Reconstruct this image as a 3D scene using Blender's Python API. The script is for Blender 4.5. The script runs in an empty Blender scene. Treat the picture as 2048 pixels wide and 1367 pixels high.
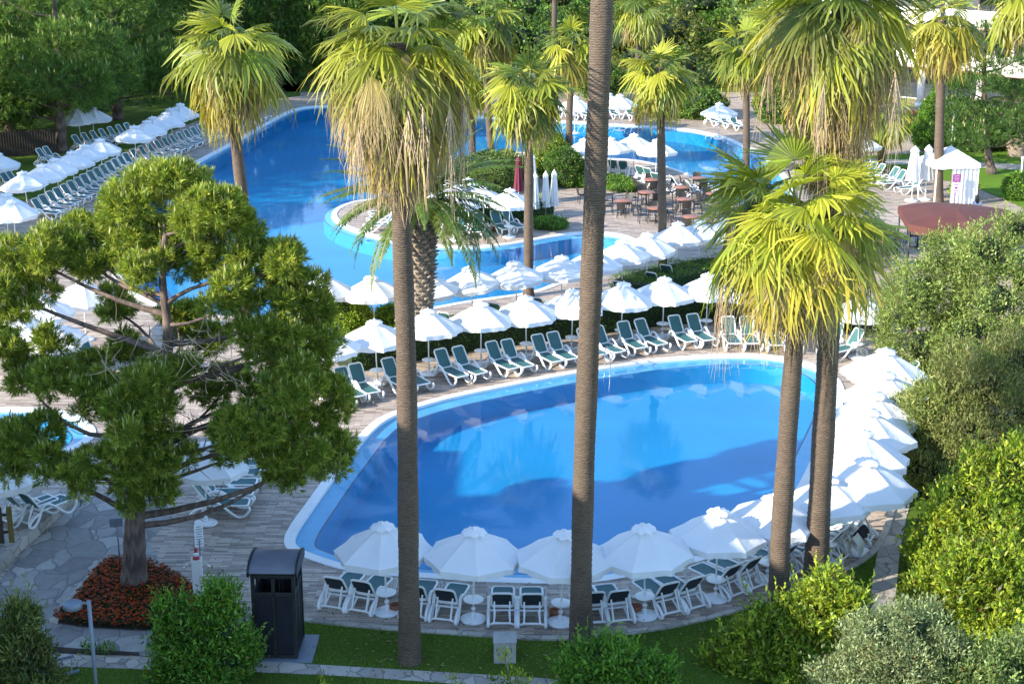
import bpy, bmesh, math, random
import numpy as np
from mathutils import Vector, Matrix
from mathutils.geometry import tessellate_polygon
random.seed(7)
RNG = np.random.default_rng(11)
R = math.radians
C = bpy.context.scene.collection
SCN = bpy.context.scene

# ------------------------------------------------------------------ camera
CAM_H, PITCH, FOC = 18.0, R(17.0), 3176.0
cam_d = bpy.data.cameras.new('camera'); cam = bpy.data.objects.new('camera', cam_d); C.objects.link(cam)
cam.location = (0, 0, CAM_H); cam.rotation_euler = (R(90) - PITCH, 0, 0)
cam_d.sensor_width = 36; cam_d.lens = FOC / 2048 * 36; cam_d.clip_end = 3000; cam_d.clip_start = .5
SCN.camera = cam
CT, ST = math.cos(PITCH), math.sin(PITCH)

def G(px, py, z=0.0):
    u = (px - 1024) / FOC; v = (py - 683.5) / FOC
    t = (CAM_H - z) / (ST + v * CT)
    return Vector((u * t, t * (CT - v * ST), z))

def P(px, py, Y):
    u = (px - 1024) / FOC; v = (py - 683.5) / FOC
    t = Y / (CT - v * ST)
    return Vector((u * t, Y, CAM_H - t * (ST + v * CT)))

# ------------------------------------------------------------------ light
SUN_AZ, SUN_EL = 28.0, 24.0     # direction the light travels: +x turned towards +y; elevation
d = Vector((math.cos(R(SUN_AZ)) * math.cos(R(SUN_EL)), math.sin(R(SUN_AZ)) * math.cos(R(SUN_EL)), -math.sin(R(SUN_EL))))
sun_d = bpy.data.lights.new('sun', 'SUN'); sun = bpy.data.objects.new('sun', sun_d); C.objects.link(sun)
sun.rotation_euler = d.to_track_quat('-Z', 'Y').to_euler(); sun.location = (-60, -30, 60)
sun_d.energy = 3.3; sun_d.angle = R(.5); sun_d.color = (1, .92, .78)
w = bpy.data.worlds.new('World'); SCN.world = w; w.use_nodes = True
nt = w.node_tree; bg = nt.nodes['Background']
sky = nt.nodes.new('ShaderNodeTexSky'); sky.sky_type = 'NISHITA'; sky.sun_disc = False
sky.sun_elevation = R(SUN_EL)
sky.sun_rotation = math.atan2(-d.x, -d.y)
sky.air_density = 1.0; sky.dust_density = .2; sky.ozone_density = 3.0; sky.altitude = 200
nt.links.new(sky.outputs[0], bg.inputs[0]); bg.inputs[1].default_value = .15
SCN.view_settings.view_transform = 'Standard'; SCN.view_settings.look = 'None'
SCN.view_settings.exposure = 1.78; SCN.view_settings.gamma = 1
SCN.render.engine = 'CYCLES'
cy = SCN.cycles
cy.max_bounces = 8; cy.diffuse_bounces = 3; cy.glossy_bounces = 3; cy.transmission_bounces = 4; cy.transparent_max_bounces = 8

# ------------------------------------------------------------------ materials
class NB:
    def __init__(s, name):
        s.m = bpy.data.materials.new(name); s.m.use_nodes = True; s.nt = s.m.node_tree
        s.p = s.nt.nodes['Principled BSDF']; s.out = s.nt.nodes['Material Output']
    def n(s, typ, **kw):
        nd = s.nt.nodes.new(typ)
        for k, v in kw.items():
            if k.startswith('i_'):
                key = k[2:]; key = int(key) if key.isdigit() else key.replace('_', ' ')
                nd.inputs[key].default_value = v
            else: setattr(nd, k, v)
        return nd
    def l(s, a, b): s.nt.links.new(a, b)
    def ramp(s, fac, stops):
        r = s.nt.nodes.new('ShaderNodeValToRGB'); e = r.color_ramp.elements
        while len(e) < len(stops): e.new(.5)
        for el, (pos, c) in zip(e, stops): el.position = pos; el.color = (*c, 1)
        s.l(fac, r.inputs[0]); return r.outputs[0]
    def coord(s, scale=(1, 1, 1), kind='Object', rot=(0, 0, 0)):
        t = s.n('ShaderNodeTexCoord'); mp = s.n('ShaderNodeMapping')
        mp.inputs['Scale'].default_value = scale; mp.inputs['Rotation'].default_value = rot
        s.l(t.outputs[kind], mp.inputs[0]); return mp.outputs[0]
    def noise(s, vec, scale, detail=4, rough=.55, out=0):
        t = s.n('ShaderNodeTexNoise'); t.inputs['Scale'].default_value = scale
        t.inputs['Detail'].default_value = detail; t.inputs['Roughness'].default_value = rough
        s.l(vec, t.inputs['Vector']); return t.outputs[out]
    def mix(s, fac, a, b, mode='MIX'):
        m = s.n('ShaderNodeMix', data_type='RGBA', blend_type=mode)
        for i, x in ((0, fac), (6, a), (7, b)):
            if isinstance(x, (int, float)): m.inputs[i].default_value = x
            elif isinstance(x, tuple): m.inputs[i].default_value = (*x, 1)
            else: s.l(x, m.inputs[i])
        return m.outputs[2]
    def bump(s, h, strength=.3, dist=.02):
        b = s.n('ShaderNodeBump'); b.inputs['Strength'].default_value = strength; b.inputs['Distance'].default_value = dist
        s.l(h, b.inputs['Height']); s.l(b.outputs[0], s.p.inputs['Normal'])
    def base(s, c):
        if isinstance(c, tuple): s.p.inputs['Base Color'].default_value = (*c, 1)
        else: s.l(c, s.p.inputs['Base Color'])
    def rough(s, v): s.p.inputs['Roughness'].default_value = v

def m_plain(name, col, rough=.5, var=.12, scale=3.0, metal=0, bump=0, bscale=40):
    b = NB(name); v = b.coord()
    f = b.noise(v, scale, 5)
    hi = tuple(min(1, c * (1 + var)) for c in col); lo = tuple(c * (1 - var) for c in col)
    b.base(b.ramp(f, [(.3, lo), (.7, hi)])); b.rough(rough); b.p.inputs['Metallic'].default_value = metal
    if bump: b.bump(b.noise(v, bscale, 3), bump, .01)
    return b.m

def m_leaf(name, trans=.35, gloss=.45, spec=.3):
    b = NB(name)
    a = b.n('ShaderNodeAttribute', attribute_name='col')
    b.base(a.outputs['Color']); b.rough(gloss); b.p.inputs['Specular IOR Level'].default_value = spec
    tr = b.n('ShaderNodeBsdfTranslucent')
    c2 = b.mix(1.0, a.outputs['Color'], (1.5, 1.5, .7), 'MULTIPLY'); b.l(c2, tr.inputs[0])
    mx = b.n('ShaderNodeMixShader'); mx.inputs[0].default_value = trans
    b.l(b.p.outputs[0], mx.inputs[1]); b.l(tr.outputs[0], mx.inputs[2]); b.l(mx.outputs[0], b.out.inputs[0])
    return b.m

M = {}
M['leaf'] = m_leaf('leaf'); M['needle'] = m_leaf('needle', .25, .5); M['frond'] = m_leaf('frond', .32, .45, .35)
M['dry'] = m_leaf('dry_frond', .2, .7, .1)
M['white_resin'] = m_plain('white_resin', (.80, .80, .79), .4, .04)
M['white_cloth'] = NB('white_cloth')
def _cloth():
    b = M['white_cloth']; v = b.coord()
    b.base(b.ramp(b.noise(v, 2.2, 5), [(.3, (.84, .85, .86)), (.7, (.90, .90, .90))])); b.rough(.8)
    b.bump(b.noise(v, 3.5, 5, .6), .6, .05)
    tr = b.n('ShaderNodeBsdfTranslucent'); tr.inputs[0].default_value = (.8, .8, .78, 1)
    mx = b.n('ShaderNodeMixShader'); mx.inputs[0].default_value = .25
    b.l(b.p.outputs[0], mx.inputs[1]); b.l(tr.outputs[0], mx.inputs[2]); b.l(mx.outputs[0], b.out.inputs[0])
    M['white_cloth'] = b.m
_cloth()
M['green_mesh'] = m_plain('green_mesh', (.030, .115, .118), .6, .12, 2, bump=.3, bscale=160)
M['shaded_mesh'] = m_plain('shaded_mesh', (.012, .025, .035), .7, .2, 3)  # green sling mesh with the shade on the backrests put into its colour
M['steel'] = m_plain('steel', (.6, .6, .6), .25, .05, 3, metal=1)
M['grey_metal'] = m_plain('grey_metal', (.17, .20, .25), .45, .08, 4)
M['black_metal'] = m_plain('black_metal', (.014, .015, .018), .45, .3, 5)
M['hut_roof'] = m_plain('hut_roof', (.12, .125, .15), .35, .12, 2)
M['table_wood'] = m_plain('table_wood', (.30, .12, .07), .45, .25, 5)
M['wicker'] = m_plain('wicker', (.028, .024, .022), .55, .3, 20, bump=.5, bscale=90)
M['maroon'] = m_plain('maroon', (.105, .030, .022), .8, .15, 1.2, bump=.2, bscale=3)
M['burgundy'] = m_plain('burgundy', (.13, .015, .035), .8, .15, 3)
M['terracotta'] = m_plain('terracotta', (.28, .10, .05), .7, .2, 6)
M['concrete'] = m_plain('concrete', (.36, .35, .33), .85, .2, 3, bump=.4, bscale=25)
M['white_wall'] = m_plain('white_wall', (.76, .72, .66), .85, .07, .6, bump=.1, bscale=20)
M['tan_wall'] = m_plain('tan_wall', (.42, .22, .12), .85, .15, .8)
M['dark_glass'] = m_plain('dark_glass', (.04, .05, .06), .08, .3, 1)
M['skin'] = m_plain('skin', (.45, .25, .17), .55, .08)
M['hair'] = m_plain('hair', (.012, .009, .008), .5, .2)
M['shirt'] = m_plain('shirt', (.55, .52, .60), .8, .08)
M['trousers'] = m_plain('trousers', (.08, .09, .13), .8, .1)
M['purple'] = m_plain('purple_print', (.22, .012, .16), .6, .05)
M['lilac'] = m_plain('lilac_print', (.55, .50, .66), .6, .05)
M['red'] = m_plain('red_plastic', (.35, .02, .02), .4, .1)
M['blue_cloth'] = m_plain('blue_cloth', (.03, .08, .45), .7, .2)
M['black_cloth'] = m_plain('black_cloth', (.012, .012, .014), .9, .3)
M['cream'] = m_plain('cream_cloth', (.62, .58, .46), .9, .08)
M['railing'] = m_plain('railing', (.05, .045, .045), .5, .1)
M['lamp_white'] = m_plain('lamp_white', (.7, .7, .68), .4, .05)
M['yellow_wood'] = m_plain('yellow_wood', (.13, .10, .02), .7, .25, 8)
M['dark_wood'] = m_plain('dark_wood', (.035, .025, .018), .7, .4, 8)
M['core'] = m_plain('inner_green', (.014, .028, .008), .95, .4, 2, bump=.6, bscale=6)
M['earth'] = m_plain('earth', (.035, .022, .014), .95, .4, 3, bump=.6, bscale=20)

def m_deck():
    b = NB('plank_paving'); v = b.coord()
    # distort a bit so courses wander
    nz = b.noise(v, .7, 3, .5, 1)
    off = b.n('ShaderNodeVectorMath', operation='MULTIPLY_ADD'); b.l(nz, off.inputs[0]); off.inputs[1].default_value = (.10, .07, 0); b.l(v, off.inputs[2])
    br = b.n('ShaderNodeTexBrick', offset=.37, squash=1.0); b.l(off.outputs[0], br.inputs['Vector'])
    br.inputs['Scale'].default_value = 1; br.inputs['Brick Width'].default_value = .62; br.inputs['Row Height'].default_value = .105
    br.inputs['Mortar Size'].default_value = .009; br.inputs['Mortar Smooth'].default_value = .4; br.inputs['Bias'].default_value = 0
    br.inputs['Color1'].default_value = (0, 0, 0, 1); br.inputs['Color2'].default_value = (1, 1, 1, 1); br.inputs['Mortar'].default_value = (.0, .0, .0, 1)
    v2 = b.coord((1.3, 8, 1)); st = b.noise(v2, 1.5, 6, .7)
    f = b.mix(.62, br.outputs['Color'], st)
    big = b.noise(v, .16, 3)
    c = b.ramp(f, [(.18, (.14, .105, .085)), (.36, (.29, .225, .18)), (.52, (.45, .36, .285)), (.76, (.64, .53, .43))])
    c = b.mix(br.outputs['Fac'], c, (.21, .17, .14))
    c = b.mix(.35, c, b.ramp(big, [(.35, (.62, .60, .60)), (.65, (1, .98, .95))]), 'MULTIPLY')
    b.base(c); b.rough(.62)
    hm = b.mix(br.outputs['Fac'], st, (0, 0, 0)); b.bump(hm, .5, .02)
    return b.m
M['deck'] = m_deck()

def m_flag(name, scale=1.5, cols=((.18, .168, .155), (.26, .245, .225), (.42, .39, .35)), mortar=(.15, .14, .13)):
    b = NB(name); v = b.coord((1, .8, 1))
    nz = b.noise(v, 1.3, 3, .5, 1)
    off = b.n('ShaderNodeVectorMath', operation='MULTIPLY_ADD'); b.l(nz, off.inputs[0]); off.inputs[1].default_value = (.6, .6, .3); b.l(v, off.inputs[2])
    ve = b.n('ShaderNodeTexVoronoi', feature='DISTANCE_TO_EDGE'); ve.inputs['Scale'].default_value = scale; b.l(off.outputs[0], ve.inputs['Vector'])
    vc = b.n('ShaderNodeTexVoronoi', feature='F1'); vc.inputs['Scale'].default_value = scale; b.l(off.outputs[0], vc.inputs['Vector'])
    sp = b.n('ShaderNodeSeparateColor'); b.l(vc.outputs['Color'], sp.inputs[0])
    f = b.mix(.55, sp.outputs[0], b.noise(v, 3.5, 8, .7))
    c = b.ramp(f, [(.25, cols[0]), (.5, cols[1]), (.8, cols[2])])
    e = b.n('ShaderNodeMapRange'); e.inputs[1].default_value = .006; e.inputs[2].default_value = .035; b.l(ve.outputs['Distance'], e.inputs[0])
    c = b.mix(e.outputs[0], mortar, c); b.base(c); b.rough(.75)
    h = b.mix(.3, e.outputs[0], b.noise(v, 9, 5)); b.bump(h, .5, .03)
    return b.m
M['flag'] = m_flag('flagstone')
M['flag_light'] = m_flag('flagstone_light', 2.4, ((.30, .27, .23), (.42, .38, .32), (.52, .47, .40)), (.20, .18, .15))
M['flag_path'] = m_flag('flagstone_path', 1.9, ((.24, .21, .18), (.36, .32, .27), (.50, .44, .37)), (.17, .15, .12))

def m_grass(name, lo, hi):
    b = NB(name); v = b.coord()
    f = b.mix(.5, b.noise(v, 14, 6, .75), b.noise(v, .45, 4))
    b.base(b.ramp(f, [(.3, lo), (.68, hi)])); b.rough(.9); b.p.inputs['Specular IOR Level'].default_value = .15
    b.bump(b.noise(v, 35, 4, .8), .8, .04); return b.m
M['grass'] = m_grass('grass', (.045, .09, .010), (.11, .18, .02))
M['grass_bright'] = m_grass('grass_bright', (.07, .15, .012), (.14, .25, .025))
M['coping'] = m_plain('pool_coping', (.74, .75, .74), .5, .06, 1.5)
M['light_tile'] = m_plain('light_blue_tile', (.10, .36, .56), .35, .08, 2)
M['pool_floor'] = m_plain('pool_floor', (.0002, .225, .46), .5, .10, .35)
M['pool_wall'] = m_plain('pool_wall', (.001, .24, .46), .4, .08, 1)
M['pool_line'] = m_plain('pool_line', (.01, .06, .16), .5, .1, 1)

def m_water():
    b = NB('water'); v = b.coord()
    h = b.mix(.45, b.noise(v, 1.3, 3, .5), b.noise(v, 5, 3, .5))
    bp = b.n('ShaderNodeBump'); bp.inputs['Strength'].default_value = .13; bp.inputs['Distance'].default_value = .02; b.l(h, bp.inputs['Height'])
    ge = b.n('ShaderNodeNewGeometry'); dt = b.n('ShaderNodeVectorMath', operation='DOT_PRODUCT'); b.l(ge.outputs['Incoming'], dt.inputs[0]); b.l(bp.outputs[0], dt.inputs[1])
    def mt(op, x, y):   # Schlick reflectance, the same from above and below
        q = b.n('ShaderNodeMath', operation=op)
        for i_, z_ in enumerate((x, y)):
            if z_ is None: continue
            if isinstance(z_, (int, float)): q.inputs[i_].default_value = z_
            else: b.l(z_, q.inputs[i_])
        return q.outputs[0]
    fr_o = mt('ADD', mt('MULTIPLY', mt('POWER', mt('SUBTRACT', 1.0, mt('ABSOLUTE', dt.outputs['Value'], None)), 5.0), .72), .02)
    g = b.n('ShaderNodeBsdfGlossy'); g.inputs['Roughness'].default_value = .02; b.l(bp.outputs[0], g.inputs['Normal'])
    t = b.n('ShaderNodeBsdfTransparent'); t.inputs[0].default_value = (.82, .95, 1, 1)
    mx = b.n('ShaderNodeMixShader'); b.l(fr_o, mx.inputs[0]); b.l(t.outputs[0], mx.inputs[1]); b.l(g.outputs[0], mx.inputs[2])
    b.l(mx.outputs[0], b.out.inputs[0]); return b.m
M['water'] = m_water()

def m_bark(name, c1, c2, ring=14, zs=1, hs=1, strength=.7):
    b = NB(name); v = b.coord((hs, hs, zs))
    wv = b.n('ShaderNodeTexWave', wave_type='BANDS', bands_direction='Z'); b.l(v, wv.inputs[0])
    wv.inputs['Scale'].default_value = ring; wv.inputs['Distortion'].default_value = 6; wv.inputs['Detail'].default_value = 3; wv.inputs['Detail Scale'].default_value = 2.5
    nz = b.noise(v, 6, 6, .7)
    big = b.noise(b.coord(), 1.4, 5, .75); f = b.mix(.38, b.mix(.55, wv.outputs[0], nz), big)
    b.base(b.ramp(f, [(.25, c1), (.75, c2)])); b.rough(.9); b.bump(f, strength, .03); return b.m
M['palm_bark'] = m_bark('palm_bark', (.036, .024, .017), (.175, .125, .085), 6, 1, 1, 1.0)
M['pine_bark'] = m_bark('pine_bark', (.045, .032, .025), (.20, .14, .11), 1.2, .35, 2.5, 1)
M['twig'] = m_plain('twig', (.20, .15, .11), .9, .3, 6)

# ------------------------------------------------------------------ object helpers
def setp(o, label=None, cat=None, group=None, kind=None):
    if label: o['label'] = label
    if cat: o['category'] = cat
    if group: o['group'] = group
    if kind: o['kind'] = kind
    return o

def empty(name, loc=(0, 0, 0), rz=0, label=None, cat=None, group=None):
    o = bpy.data.objects.new(name, None); C.objects.link(o); o.location = loc; o.rotation_euler = (0, 0, rz)
    o.empty_display_size = .3
    return setp(o, label, cat, group)

def link(name, me, mat, parent=None):
    o = bpy.data.objects.new(name, me); C.objects.link(o)
    for m in (mat if isinstance(mat, (list, tuple)) else [mat]): me.materials.append(m)
    if parent: o.parent = parent
    return o

class MB:
    def __init__(s): s.v = []; s.f = []; s.smooth = []; s.mi = []
    def add(s, vs, fs, smooth=False, mi=0):
        o = len(s.v); s.v += [tuple(v) for v in vs]
        s.f += [tuple(i + o for i in f) for f in fs]; s.smooth += [smooth] * len(fs); s.mi += [mi] * len(fs)
    def box(s, c, size, rz=0, mi=0, top=1.0, rot=None):
        x, y, z = size[0] / 2, size[1] / 2, size[2] / 2
        vs = [Vector((sx * x * (top if sz > 0 else 1), sy * y * (top if sz > 0 else 1), sz * z)) for sz in (-1, 1) for sx, sy in ((-1, -1), (1, -1), (1, 1), (-1, 1))]
        m = rot if rot is not None else Matrix.Rotation(rz, 3, 'Z')
        vs = [m @ v + Vector(c) for v in vs]
        s.add(vs, [(3, 2, 1, 0), (4, 5, 6, 7), (0, 1, 5, 4), (1, 2, 6, 5), (2, 3, 7, 6), (3, 0, 4, 7)], mi=mi)
    def bar(s, a, b, w=.03, h=None, mi=0):
        a = Vector(a); b = Vector(b); h = h or w; dd = b - a; L = dd.length
        q = dd.to_track_quat('X', 'Z').to_matrix()
        s.box((a + b) / 2, (L, w, h), mi=mi, rot=q)
    def tube(s, pts, rad, n=8, mi=0, closed=False, cap=True, sx=1.0):
        pts = [Vector(p) for p in pts]; k = len(pts)
        if not hasattr(rad, '__len__'): rad = [rad] * k
        up = Vector((0, 0, 1)); vs = []; prev = None
        for i, p in enumerate(pts):
            a = pts[(i - 1) % k] if (closed or i) else pts[0]; b = pts[(i + 1) % k] if (closed or i < k - 1) else pts[-1]
            t = (b - a).normalized()
            if prev is None:
                ref = Vector((0, 1, 0)) if abs(t.z) > .5 else up
                x = t.cross(ref).normalized()
            else:
                x = (prev - t * prev.dot(t)).normalized()
            prev = x; y = t.cross(x)
            for j in range(n):
                a_ = 2 * math.pi * j / n
                vs.append(p + (x * math.cos(a_) * sx + y * math.sin(a_)) * rad[i])
        fs = []
        for i in range(k if closed else k - 1):
            i2 = (i + 1) % k
            for j in range(n): fs.append((i * n + j, i * n + (j + 1) % n, i2 * n + (j + 1) % n, i2 * n + j))
        s.add(vs, fs, True, mi)
        if cap and not closed:
            o = len(s.v) - len(vs)
            s.f.append(tuple(o + j for j in range(n))[::-1]); s.smooth.append(False); s.mi.append(mi)
            s.f.append(tuple(o + (k - 1) * n + j for j in range(n))); s.smooth.append(False); s.mi.append(mi)
    def lathe(s, prof, c=(0, 0, 0), n=16, mi=0, smooth=True):
        c = Vector(c); vs = []; fs = []
        for r, z in prof:
            for j in range(n):
                a = 2 * math.pi * j / n; vs.append(c + Vector((r * math.cos(a), r * math.sin(a), z)))
        for i in range(len(prof) - 1):
            for j in range(n): fs.append((i * n + j, i * n + (j + 1) % n, (i + 1) * n + (j + 1) % n, (i + 1) * n + j))
        s.add(vs, fs, smooth, mi)
        o = len(s.v) - len(vs)
        if prof[0][0] > 1e-4: s.f.append(tuple(o + j for j in range(n))[::-1]); s.smooth.append(False); s.mi.append(mi)
        if prof[-1][0] > 1e-4: s.f.append(tuple(o + (len(prof) - 1) * n + j for j in range(n))); s.smooth.append(False); s.mi.append(mi)
    def prism(s, poly, z0, z1, mi=0):
        """poly: list of xy; walls + triangulated caps"""
        n = len(poly); vs = [(p[0], p[1], z0) for p in poly] + [(p[0], p[1], z1) for p in poly]
        fs = [(i, (i + 1) % n, (i + 1) % n + n, i + n) for i in range(n)]
        tr = tessellate_polygon([[Vector((p[0], p[1], 0)) for p in poly]])
        fs += [tuple(i + n for i in t) for t in tr] + [tuple(t) for t in tr]
        s.add(vs, fs, mi=mi)
    def mesh(s, name):
        me = bpy.data.meshes.new(name); me.from_pydata(s.v, [], s.f)
        me.polygons.foreach_set('use_smooth', s.smooth); me.polygons.foreach_set('material_index', s.mi)
        me.update(); return me
    def build(s, name, mat, parent=None, fix=True, bevel=0):
        me = s.mesh(name)
        if fix:
            bm = bmesh.new(); bm.from_mesh(me); bmesh.ops.recalc_face_normals(bm, faces=bm.faces)
            if bevel: bmesh.ops.bevel(bm, geom=[e for e in bm.edges if len(e.link_faces) == 2 and e.calc_face_angle(0) > .6], offset=bevel, segments=2, affect='EDGES', profile=.6)
            bm.to_mesh(me); bm.free()
        return link(name, me, mat, parent)

def np_mesh(name, V, F, col, mat, parent=None):
    """V (n,3), F (m,k) ints, col (n,3)"""
    me = bpy.data.meshes.new(name); n = len(V); m, k = F.shape
    me.vertices.add(n); me.vertices.foreach_set('co', V.astype(np.float32).ravel())
    me.loops.add(m * k); me.loops.foreach_set('vertex_index', F.astype(np.int32).ravel())
    me.polygons.add(m); me.polygons.foreach_set('loop_start', np.arange(0, m * k, k, dtype=np.int32))
    me.polygons.foreach_set('loop_total', np.full(m, k, dtype=np.int32))
    a = me.attributes.new('col', 'FLOAT_COLOR', 'POINT')
    c4 = np.ones((n, 4), dtype=np.float32); c4[:, :3] = np.clip(col, 0.002, 1); a.data.foreach_set('color', c4.ravel())
    me.update(calc_edges=True)
    return link(name, me, mat, parent)

def copy_tree(o, parent=None):
    c = o.copy(); C.objects.link(c)
    if parent: c.parent = parent
    for ch in [x for x in KIDS.get(o.name, [])]:
        copy_tree(ch, c)
    return c
KIDS = {}
def index_kids(root):
    def rec(o):
        ch = [x for x in bpy.data.objects if x.parent == o]
        KIDS[o.name] = ch
        for x in ch: rec(x)
    rec(root)

ORD = ['first', 'second', 'third', 'fourth', 'fifth', 'sixth', 'seventh', 'eighth', 'ninth', 'tenth', 'eleventh', 'twelfth', 'thirteenth',
       'fourteenth', 'fifteenth', 'sixteenth', 'seventeenth', 'eighteenth', 'nineteenth', 'twentieth', 'twenty-first', 'twenty-second', 'twenty-third', 'twenty-fourth']

def nrm(a): return a / np.maximum(np.linalg.norm(a, axis=-1, keepdims=True), 1e-9)

# ------------------------------------------------------------------ foliage
def leaf_quads(Pp, D, N, L, W, col):
    """kites: base, side, tip, side"""
    S = nrm(np.cross(D, N)); n = len(Pp); L = np.asarray(L).reshape(-1, 1); W = np.asarray(W).reshape(-1, 1)
    Nn = nrm(np.cross(S, D))
    V = np.empty((n, 4, 3)); mid = Pp + D * L * .45
    V[:, 0] = Pp; V[:, 1] = mid + S * W / 2 + Nn * W * .12; V[:, 2] = Pp + D * L - Nn * L * .08; V[:, 3] = mid - S * W / 2 + Nn * W * .12
    F = np.arange(n * 4).reshape(n, 4)
    return V.reshape(-1, 3), F, np.repeat(col, 4, axis=0)

def mixcol(cols, n, jit=.18):
    cols = np.array(cols); a = RNG.integers(0, len(cols), n); b = RNG.integers(0, len(cols), n); t = RNG.random((n, 1))
    c = cols[a] * t + cols[b] * (1 - t)
    return c * (1 + RNG.normal(0, jit, (n, 1)))

def sublobes(lobes, k=6, f=(.38, .60)):
    out = [tuple(l) for l in lobes]
    for l in lobes:
        for _ in range(k):
            v = Vector((random.gauss(0, 1), random.gauss(0, 1), random.gauss(.25, 1))).normalized(); q = random.uniform(*f)
            out.append((l[0] + v.x * l[3] * .85, l[1] + v.y * l[4] * .85, l[2] + v.z * l[5] * .85, l[3] * q, l[4] * q, l[5] * q * 1.1))
    return out
def lobes_sample(lobes, n, deep=.25, noise=.16, gaps=True):
    lb = np.array(lobes, dtype=float); area = (lb[:, 3] * lb[:, 4] + lb[:, 3] * lb[:, 5] + lb[:, 4] * lb[:, 5]); pr = area / area.sum()
    k = RNG.choice(len(lb), n, p=pr); dr = nrm(RNG.normal(size=(n, 3)))
    rad = 1 - np.abs(RNG.normal(0, .07, n)); dm = RNG.random(n) < deep; rad[dm] = RNG.random(dm.sum()) ** .5 * .95
    ph = k * 1.7
    bumpy = 1 + noise * (np.sin(dr[:, 0] * 5 + ph) * np.sin(dr[:, 1] * 6 + ph * 2) + np.sin(dr[:, 2] * 7 + ph * 1.3) * .6)
    pos = lb[k, :3] + dr * lb[k, 3:6] * (rad * bumpy)[:, None]
    if noise > .1 and gaps:      # open gaps between the leaf masses
        fq = 3.2 / max(.35, float(np.median(lb[:, 3]))) ** .7; g = np.sin(pos[:, 0] * fq + 1) + np.sin(pos[:, 1] * fq * 1.2 + pos[:, 0] * 1.3) + np.sin(pos[:, 2] * fq * 1.25 + pos[:, 1] * 2)
        kp = g > -1.0 + RNG.normal(0, .25, n); pos = pos[kp]; dr = dr[kp]; k = k[kp]; n = len(k)
    # drop those well inside another lobe
    inside = np.zeros(n, bool)
    for j, l in enumerate(lb):
        q = ((pos - l[:3]) / l[3:6]); inside |= ((q ** 2).sum(1) < .55) & (k != j)
    out = nrm(dr / lb[k, 3:6])
    return pos[~inside], out[~inside]

def leafy(name, lobes, nclump, per, cr, L, W, cols, parent, mat='leaf', deep=.25, noise=.16, zmin=.05, up=.35, cjit=.3, spread=.75):
    pos, out = lobes_sample(lobes, nclump, deep, noise)
    ok = pos[:, 2] > zmin; pos = pos[ok]; out = out[ok]; n = len(pos)
    cc = mixcol(cols, n, cjit)
    Pp = np.repeat(pos, per, 0) + RNG.normal(0, cr, (n * per, 3)); O = np.repeat(out, per, 0)
    D = nrm(O * .6 + np.array([0, 0, up]) + RNG.normal(0, spread, (n * per, 3)))
    N = nrm(O * .5 + np.array([0, 0, .5]) + RNG.normal(0, .6, (n * per, 3)))
    sz = RNG.uniform(.45, 1.3, n * per)
    col = np.repeat(cc, per, 0) * (1 + RNG.normal(0, .15, (n * per, 1)))
    dead = RNG.random(n * per) < .035; col[dead] = mixcol([(.22, .15, .06), (.14, .09, .04), (.30, .26, .07)], dead.sum())
    V, F, cl = leaf_quads(Pp, D, N, L * sz, W * sz, col)
    V[:, 2] = np.maximum(V[:, 2], .02)
    return np_mesh(name, V, F, cl, M[mat], parent)

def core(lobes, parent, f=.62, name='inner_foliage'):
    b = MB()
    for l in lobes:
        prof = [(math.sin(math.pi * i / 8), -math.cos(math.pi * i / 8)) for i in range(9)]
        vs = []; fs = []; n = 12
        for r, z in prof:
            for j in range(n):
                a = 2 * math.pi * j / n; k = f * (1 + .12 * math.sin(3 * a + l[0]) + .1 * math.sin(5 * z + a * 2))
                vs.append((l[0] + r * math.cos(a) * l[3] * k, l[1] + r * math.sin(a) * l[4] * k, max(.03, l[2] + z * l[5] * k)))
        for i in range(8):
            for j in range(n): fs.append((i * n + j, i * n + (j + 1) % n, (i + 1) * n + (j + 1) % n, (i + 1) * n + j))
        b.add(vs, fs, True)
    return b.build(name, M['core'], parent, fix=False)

def needles(name, pos, out, per, L, W, cols, parent, candles=.25, mat='needle', up=.5, cjit=.2):
    n = len(pos); cc = mixcol(cols, n, cjit)
    ax = nrm(out + np.array([0, 0, up]) + RNG.normal(0, .25, (n, 3)))
    A = np.repeat(ax, per, 0); D = nrm(A + RNG.normal(0, .50, (n * per, 3)))
    Pp = np.repeat(pos, per, 0) + A * RNG.uniform(-.35, .45, (n * per, 1)) * L
    N = nrm(RNG.normal(size=(n * per, 3)))
    sz = RNG.uniform(.7, 1.15, n * per)
    col = np.repeat(cc, per, 0) * (1 + RNG.normal(0, .15, (n * per, 1)))
    V, F, cl = leaf_quads(Pp, D, N, L * sz, W * sz, col)
    if candles > 0:
        m = (RNG.random(n) < candles) & (out[:, 2] > .1)
        k = m.sum(); D2 = nrm(np.tile([0, 0, 1.], (k, 1)) + RNG.normal(0, .12, (k, 3)))
        V2, F2, c2 = leaf_quads(pos[m] + ax[m] * L * .6, D2, nrm(RNG.normal(size=(k, 3))), np.full(k, L * 1.1), np.full(k, W * 2.2), mixcol([(.30, .34, .12), (.36, .36, .16)], k))
        F = np.vstack([F, F2 + len(V)]); V = np.vstack([V, V2]); cl = np.vstack([cl, c2])
    return np_mesh(name, V, F, cl, M[mat], parent)

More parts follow.
